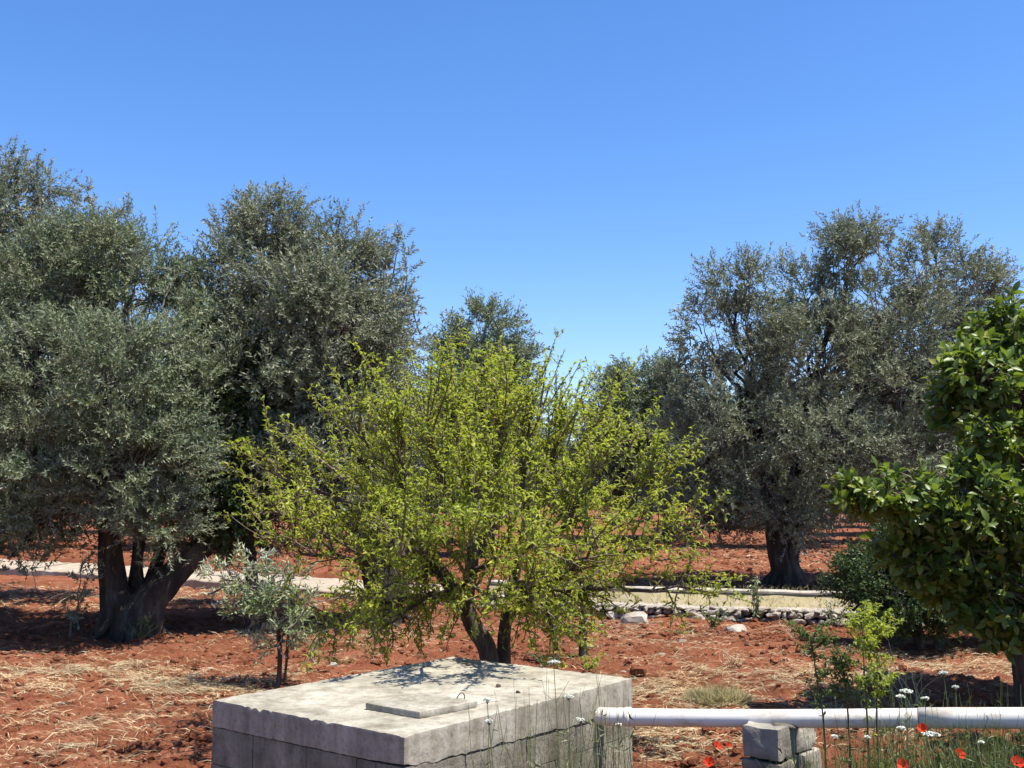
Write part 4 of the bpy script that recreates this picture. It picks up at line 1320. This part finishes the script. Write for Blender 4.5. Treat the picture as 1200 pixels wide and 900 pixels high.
# ------------------------------------------------------------------ white drain pipe on its pillar
def pipe_and_pillar():
    tpos = .815
    pw = cF + e2 * (L2 * tpos)
    A = P(716, 840, pw[1] - .03)
    B = P(1200, 841.5, 5.0)
    dirp = unit(B - A)
    E = A + dirp * 4.2
    J = A + dirp * (np.linalg.norm(B - A) * .80)
    root = thing('drain_pipe', 'white plastic drain pipe running from the cistern wall to the right edge', 'pipe', A)
    r = .0465
    def tube(name, p, rad, mat, sides=28, cap=True):
        mb = MB(); btubes(mb, [p], [rad], sides, cap)
        return mb.build(name, mat, root, A, True)
    sag = lambda t: np.array((0, 0, -.006 * math.sin(3.1 * t)))
    ts = np.linspace(.03, 1, 24)
    tube('pipe_length', np.array([A + (J - A) * t + sag(t) for t in ts]), np.full(24, r), M['pvc'])
    tube('pipe_length', np.array([J + (E - J) * t for t in np.linspace(-.02, 1, 16)]), np.full(16, r * 1.06), M['pvc'])
    tube('pipe_seal', np.array([J + dirp * q_ for q_ in (-.055, -.05, -.043)]), np.array((r * 1.0, r * 1.07, r * 1.0)), M['pvc_joint'])
    nin = unit(np.cross(e2, up)); nin = nin if nin @ e1 > 0 else -nin   # into the tank
    C = A + nin * .2
    el = [A + dirp * .10, A + dirp * .05, A, A + (-dirp * .035 + nin * .02), A + (-dirp * .05 + nin * .06), A + (-dirp * .05 + nin * .13)]
    tube('pipe_elbow', smooth_path(el, 26), np.full(26, r * 1.05), M['pvc'])
    tube('pipe_collar', np.array([A + dirp * q_ for q_ in (.085, .09, .115, .12)]), np.array((r * 1.02, r * 1.13, r * 1.13, r * 1.02)), M['pvc'])
    # pillar of weathered blocks
    fr = P(912, 848, 5.30)
    base = np.array((fr[0], fr[1], 0))
    pl = thing('stone_pillar', 'squat pillar of weathered tuff blocks holding up the white pipe', 'pillar', base)
    ztop = fr[2] - .028
    g1, g2 = e1, e2
    def blk(u0, u1, v0, v1, z0, z1, sd, rad=.012, amp=.011):
        V, Q = rough_box((u1 - u0, v1 - v0, z1 - z0), (7, 8, 7), rad, amp, 14, sd)
        W_ = base[None] + (V[:, :1] + (u0 + u1) / 2) * g1 + (V[:, 1:2] + (v0 + v1) / 2) * g2 + (V[:, 2:] + (z0 + z1) / 2) * up
        MB().add(W_, Q).build('tuff_block', M['tuff'], pl, base, True)
    blk(0, .20, 0, .225, ztop - .165, ztop, 1)
    blk(0.005, .20, .235, .47, ztop - .17, ztop - .015, 2)
    blk(-.01, .20, -.005, .27, ztop - .345, ztop - .172, 3)
    blk(-.015, .20, .28, .49, ztop - .35, ztop - .178, 4)
    blk(.0, .21, 0, .22, -.05, ztop - .353, 5)
    blk(.0, .21, .23, .48, -.05, ztop - .357, 6)
    v, f = rock(77, .25, .6)
    c = P(918, 850, 5.45)
    MB().add(c + v * np.array((.07, .06, .03)), None, f).build('mortar_wedge', M['mortar'], pl, base, True)


pipe_and_pillar()


# ------------------------------------------------------------------ weeds, flowers
def seedlings():
    """leafy sapling shoots in front of the pipe"""
    for px, top, cpx, d, lab, spreads, grp in [(950, 745, 966, 5.0, 'tall thin weed shoot with sparse leaves in front of the pipe over the pillar', 38, 0), (1010, 727, 1017, 4.95, 'tall leafy yellow-green shoot standing in front of the pipe, fullest crown', 44, 0), (1028, 735, 1028, 5.05, 'slim leafy shoot close right of the fullest shoot before the pipe', 40, 0), (985, 770, 995, 5.1, 'shorter drooping shoot between the two tall shoots before the pipe', 30, 0)]:
        b = np.array((P(cpx, 850, d)[0], d, 0))
        t = thing('weed_shoot', lab, 'plant', b, 'leafy shoots before the pipe')
        p = smooth_path([b, P(cpx, 860, d), P((px + cpx) / 2, 800, d), P(px, top, d)], 16)
        sm = MB(); btubes(sm, [p], [np.linspace(.0055, .0025, 16)], 6)
        sm.build('stem', M['stem_brown'], t, b, True)
        lf, tw = MB(), MB()
        n = 60 if top < 740 else 42
        k = rng.integers(6, 16, n)
        hmin = P(px, top + 52, d)[2]
        s = p[k]
        s = s[s[:, 2] > hmin - .15 * rng.random(len(s))]
        n = len(s)
        e = s + unit(rvec(n) * np.array((1, 1, .4)) + np.array((0, 0, .35))) * (rng.uniform(.4, 1.0, (n, 1)) * spreads / 1200 * d)
        sh = curve_paths(s, e, np.zeros(3), 4)
        btubes(tw, sh, np.tile(np.linspace(.002, .001, 4), (n, 1)), 3)
        m = 20
        tt = rng.uniform(.15, 1, (n, m))
        pos = s[:, None] + (e - s)[:, None] * tt[..., None]
        dv = unit(unit(e - s)[:, None] * .4 + rvec(n * m).reshape(n, m, 3))
        L = rng.uniform(.016, .036, n * m)
        leaves4(lf, pos.reshape(-1, 3), dv.reshape(-1, 3), np.array((0, 0, 1.)) + rng.normal(0, .4, (n * m, 3)), L, L * .42, .2)
        # scattered low leaves
        m = 26
        s2 = p[rng.integers(2, 12, m)]
        leaves4(lf, s2, rvec(m), np.array((0, 0, 1.)) + rng.normal(0, .4, (m, 3)), rng.uniform(.02, .045, m), rng.uniform(.008, .014, m), .2)
        tw.build('twigs', M['stem'], t, b, False, 'stuff')
        lf.build('leaves', M['plum'] if top < 740 else M['weed'], t, b)


seedlings()


def umbel_plant(px, py, d, size, lab, lean=0.0):
    size *= .8
    tip = P(px, py, d)
    b = np.array((tip[0] + lean, d + rng.normal(0, .05), float(ground_z(tip[0], d))))
    t = thing('wild_carrot', lab, 'flower', b, 'white wild carrot flowers')
    p = smooth_path([b, b * .5 + tip * .5 + rng.normal(0, .015, 3), tip - np.array((0, 0, .02))], 10)
    sm = MB(); btubes(sm, [p], [np.linspace(.0035, .0016, 10)], 5)
    n = 16
    a = rng.uniform(0, 6.28, n); rr = np.sqrt(rng.random(n)) * size
    e = tip + np.stack((rr * np.cos(a), rr * np.sin(a), -rr * rr / size * .25 + rng.normal(0, .002, n)), -1)
    btubes(sm, curve_paths(np.repeat(p[-1:], n, 0), e, np.array((0, 0, -.004)), 4), np.tile(np.linspace(.0009, .0006, 4), (n, 1)), 3)
    s1 = p[rng.integers(2, 8, 5)]
    btubes(sm, curve_paths(s1, s1 + rvec(5) * .09 + np.array((0, 0, .1)), np.zeros(3), 4), np.tile(np.linspace(.0015, .0008, 4), (5, 1)), 3)
    sm.build('stem', M['stem'], t, b)
    fl = MB()
    m = 170
    a = rng.uniform(0, 6.28, m); rr = np.sqrt(rng.random(m)) * size * 1.1
    c = tip + np.stack((rr * np.cos(a), rr * np.sin(a), -rr * rr / size * .22 + rng.normal(.002, .002, m)), -1)
    leaves2(fl, c, rvec(m) * np.array((1, 1, .2)), np.array((0, 0, 1.)) + rng.normal(0, .3, (m, 3)), np.full(m, .009), np.full(m, .008), .1)
    fl.build('flower_head', M['umbel'], t, b)


for a in [(649, 775, 5.15, .030, 'tall white flat-topped flower rising above the right top edge of the cistern', .05), (667, 816, 5.0, .022, 'white wild flower in front of the cistern wall under the tallest one', .03), (680, 843, 5.0, .020, 'low white wild flower close left of the pipe elbow', -.03),
          (573, 845, 4.5, .016, 'small white flower low before the near end of the cistern wall', 0), (571, 820, 4.55, .015, 'small pale flower higher above the near end of the cistern wall', .04), (725, 841 + 8, 5.35, .012, 'tiny pale flower just under the pipe elbow', .02),
          (1062, 809, 4.95, .032, 'white flower head in the shade above the pipe, widest of those there', 0), (1055, 816, 4.9, .018, 'small white flower right beneath the widest one above the pipe', -.03), (1084, 818, 5.1, .016, 'small white flower right of the widest one above the pipe', .03),
          (1106, 788, 5.3, .024, 'highest white flower above the right half of the pipe', .05), (1120, 805, 5.2, .014, 'small white flower right of the highest one above the pipe', .0), (1091, 859, 4.6, .042, 'large white flower head below the pipe beside the red poppy', .04),
          (1056, 853, 4.7, .018, 'small white flower below the pipe, left of the large flower head', 0), (1150, 870, 4.6, .010, 'tiny white flower among the weeds right of the poppy below the pipe', .02), (978, 863, 4.7, .012, 'small white bud among weeds beside the stone pillar', .0), (1016, 864, 4.7, .011, 'small white bud among the weeds under the leafy shoots', 0)]:
    umbel_plant(*a)


def poppy(px, py, d, lab, s=.019):
    tip = P(px, py, d)
    b = np.array((tip[0] + rng.normal(0, .03), d + rng.normal(0, .03), float(ground_z(tip[0], d))))
    t = thing('poppy', lab, 'flower', b, 'red poppies in the weeds')
    sm = MB(); btubes(sm, [smooth_path([b, b * .5 + tip * .5 + rng.normal(0, .02, 3), tip], 9)], [np.linspace(.0028, .0018, 9)], 5)
    sm.build('stem', M['stem'], t, b)
    a0 = rng.uniform(0, 6)
    til = unit(np.array((rng.normal(0, .4), -.8, .8)))
    u = unit(np.cross(til, (0.1, 1, .3))); v = np.cross(til, u)
    for k in range(4):
        a = a0 + k * math.pi / 2
        V, Q = [], []
        for i in range(5):
            for j in range(6):
                r_ = s * 1.25 * i / 4
                th = a + (j / 5 - .5) * 1.9 * (.55 + .45 * i / 4)
                hgt = s * (1.0 * (i / 4) ** 1.4 + .22 * math.sin(5 * th + k) * i / 4)
                V.append(tip + (u * math.cos(th) + v * math.sin(th)) * r_ + til * hgt * (1 if k % 2 else .8))
        for i in range(4):
            for j in range(5):
                a_ = i * 6 + j
                Q.append((a_, a_ + 1, a_ + 7, a_ + 6))
        MB().add(np.array(V), Q).build('petal', M['poppy'], t, b, True)
    vv, f = rock(3, -.1, 1.1)
    MB().add(tip + til * s * .18 + vv * s * .2, None, f).build('eye', M['poppy_eye'], t, b, True)


for a in [(1081, 855, 4.75, 'red poppy directly beneath the pipe beside the large white flower', .018), (1123, 885, 4.6, 'orange-red poppy alone below the right part of the pipe', .019), (1059, 898, 4.5, 'red poppy at the bottom edge left of the lone orange-red one', .020), (1191, 895, 4.5, 'red poppy in the bottom right corner', .021),
          (839, 875, 5.3, 'red poppy left of the stone pillar, left one of the touching pair', .018), (853, 874, 5.35, 'pale red poppy left of the stone pillar, right one of the touching pair', .012), (831, 895, 5.2, 'red poppy low at the bottom edge, below the touching pair', .021)]:
    poppy(*a)


def weeds(name, label, boxes, mat, hmean, leafy=6, wdt=.0028):
    """thin stems and blades nobody could count"""
    mb = MB()
    for (x0, x1, y0, y1, n, h) in boxes:
        x = rng.uniform(x0, x1, n); y = rng.uniform(y0, y1, n)
        b = np.stack((x, y, ground_z(x, y) - .01), -1)
        hh = h * rng.uniform(.45, 1.1, n)
        e = b + np.stack((rng.normal(0, .14, n) * hh, rng.normal(0, .14, n) * hh, hh), -1)
        p = curve_paths(b, e, np.stack((rng.normal(0, .05, n), rng.normal(0, .05, n), np.zeros(n)), -1), 6, .015)
        btubes(mb, p, np.tile(np.linspace(wdt, wdt * .35, 6), (n, 1)) * rng.uniform(.6, 1.2, (n, 1)), 3)
        m = n * leafy
        s = rng.integers(0, n, m)
        t = rng.uniform(.25, 1, m)
        pos = p[s, np.minimum((t * 5).astype(int), 5)]
        L = rng.uniform(.02, .07, m)
        dv = unit(rvec(m) * np.array((1, 1, .6)) + np.array((0, 0, .55)))
        leaves4(mb, pos, dv, rvec(m), L, L * rng.uniform(.08, .22, m), .15)
    return tag(mb.build(name, M[mat]), label, 'weeds', None, 'stuff')


weeds('weeds', 'tangled green weeds and wild grass under the right part of the pipe', [(1.5, 2.75, 4.3, 4.9, 750, .84), (1.7, 2.9, 4.9, 5.6, 380, .78), (1.2, 1.9, 4.3, 4.8, 330, .82), (1.9, 2.7, 5.0, 5.7, 24, .95)], 'weed', .5, 14)
weeds('weeds', 'pale flowering grass stems mixed into the weeds under the right part of the pipe', [(1.3, 2.75, 4.25, 4.9, 600, .86), (1.7, 2.9, 4.9, 5.6, 240, .78)], 'stem', .5, 7, .0022)
weeds('wild_grass', 'thin wild stems in front of the sunlit cistern wall', [(-.10, .62, 4.55, 5.0, 90, .92), (.1, .62, 4.85, 5.2, 60, .96), (.05, .5, 4.75, 5.0, 24, 1.10), (-.12, .2, 4.3, 4.5, 30, .86)], 'stem', .6, 4, .0026)


def tussock():
    b = gp(836, 829)
    n = 2600
    a = rng.uniform(0, 6.28, n)
    r = np.sqrt(rng.random(n)) * .2
    s = b + np.stack((r * 1.2 * np.cos(a) + .03, r * .8 * np.sin(a), -.01 * np.ones(n)), -1)
    L = rng.uniform(.12, .30, n) * (1 - .3 * r / .2)
    dv = unit(np.stack((np.cos(a) * r * 3.2, np.sin(a) * r * 3.2, np.full(n, .85)), -1) + rng.normal(0, .38, (n, 3)))
    mb = MB()
    leaves4(mb, s, dv, rvec(n), L, rng.uniform(.003, .006, n), .35)
    tag(mb.build('grass_tussock', M['tussock'], None, b), 'pale dry grass tussock behind the pipe, right of the cistern', 'grass')


tussock()


def ledge_grass():
    n = 1500
    x = rng.uniform(-.3, 8.2, n)
    x = x[noise2(x * 1.7, x * 0, 31) > -.25]
    n = len(x)
    y = wall_y(x) + np.where(rng.random(n) < .6, rng.uniform(.02, .5, n), rng.normal(.70, .06, n))
    z = np.where(y < wall_y(x) + .33, .20, np.where(y < wall_y(x) + .55, .28, .40))
    mb = MB()
    leaves4(mb, np.stack((x, y, z), -1), unit(rvec(n) * .6 + np.array((0, 0, .8))), rvec(n), rng.uniform(.05, .16, n), rng.uniform(.005, .011, n), .35)
    tag(mb.build('wall_grass', M['tussock']), 'dry yellow grass sprouting along the ledge and the low cement wall', 'grass', None, 'stuff')


ledge_grass()


def small_plant(px, py, h, label, mat, n=40, ll=.05, name='weed_plant', spread=.12):
    b = gp(px, py)
    b[2] = float(ground_z(b[0], b[1]))
    t = thing(name, label, 'plant', b)
    sm, lf = MB(), MB()
    k = max(n // 8, 3)
    e = b + np.stack((rng.normal(0, spread, k), rng.normal(0, spread, k), h * rng.uniform(.6, 1.0, k)), -1)
    p = curve_paths(np.repeat(b[None], k, 0), e, np.zeros(3), 5, .03)
    btubes(sm, p, np.tile(np.linspace(.006, .002, 5), (k, 1)), 4)
    s = rng.integers(0, k, n)
    pos = p[s, rng.integers(1, 5, n)] + rng.normal(0, .01, (n, 3))
    leaves4(lf, pos, unit(rvec(n) + np.array((0, 0, .3))), np.array((0, 0, 1.)) + rng.normal(0, .5, (n, 3)), ll * rng.uniform(.6, 1.3, n), ll * .35 * rng.uniform(.7, 1.2, n), .25)
    sm.build('stem', M['stem'], t, b); lf.build('leaves', M[mat], t, b)


small_plant(690, 790, .16, 'low bright green weed behind the back right corner of the cistern', 'plum', 90, .06)
small_plant(640, 782, .18, 'small green weed behind the back edge of the cistern beside the trunks', 'weed', 70, .05)
small_plant(395, 775, .10, 'low green weed on the soil at the back left of the cistern', 'weed', 60, .05)
small_plant(438, 768, .10, 'sparse low weed behind the cistern, left of the plum trunk', 'weed', 50, .05)
small_plant(165, 752, .30, 'ragged green weed at the foot of the big leaning olive', 'weed', 80, .06)
small_plant(800, 745, .08, 'flat green weed on the red soil before the stone wall', 'weed', 50, .05, spread=.2)
small_plant(886, 712, .62, 'tall grey-green mullein growing against the low cement wall', 'young', 130, .09, spread=.05)
small_plant(835, 716, .30, 'green plant hanging over the cement wall left of the mullein', 'weed', 90, .09, spread=.14)
small_plant(975, 735, .35, 'grey-green weed at the end of the stone wall beside the bush', 'young', 110, .06, spread=.16)


def dry_stalks(px, py, n, h, label):
    b = gp(px, py)
    mb = MB()
    e = b + np.stack((rng.normal(-.1, .25, n) * h * 1.5, rng.normal(0, .2, n), h * rng.uniform(.4, 1, n)), -1)
    btubes(mb, curve_paths(np.repeat(b[None], n, 0) + rng.normal(0, .04, (n, 3)) * np.array((1, 1, 0)), e, rng.normal(0, .12, (n, 3)), 7, .02), np.tile(np.linspace(.006, .002, 7), (n, 1)), 4)
    tag(mb.build('dry_stalks', M['straw'], None, b), label, 'plant')


dry_stalks(935, 752, 7, .45, 'bleached arching dry stalks on the soil before the stone wall')
dry_stalks(1075, 830, 9, .5, 'dry brown stalks sticking out of the shade above the pipe')
dry_stalks(860, 778, 16, .16, 'small heap of grey dead twigs in the shade behind the tussock')

for px, py, s, m, lab in [(748, 794, .075, 'soil', 'brown clod of earth behind the right corner of the cistern'), (143, 876, .055, 'soil', 'dark upright clod on the red soil at the lower left'), (111, 886, .045, 'soil', 'small dark clod left of the upright one at the lower left'),
                          (862, 723, .12, 'stone', 'rounded pale boulder fallen at the foot of the stone wall'), (893, 725, .08, 'stone', 'small pale stone at the wall foot right of the rounded boulder'), (744, 733, .16, 'stone', 'low pale stone half buried before the wall, right of the plum'), (391, 779, .035, 'stone', 'little white stone near the back left edge of the cistern'), (698, 762, .03, 'stone', 'little white stone on the soil right of the plum sapling')]:
    v, f = rock(int(px * 3 + py), .35, .75)
    g = gp(px, py)
    o = MB().add(v * s * np.array((1.2, 1, 1)), None, f).build('stone' if m == 'stone' else 'clod', M[m], None)
    o.location = (g[0], g[1], float(ground_z(g[0], g[1])) + s * .35)
    tag(o, lab, 'stone' if m == 'stone' else 'clod', 'loose stones and clods')
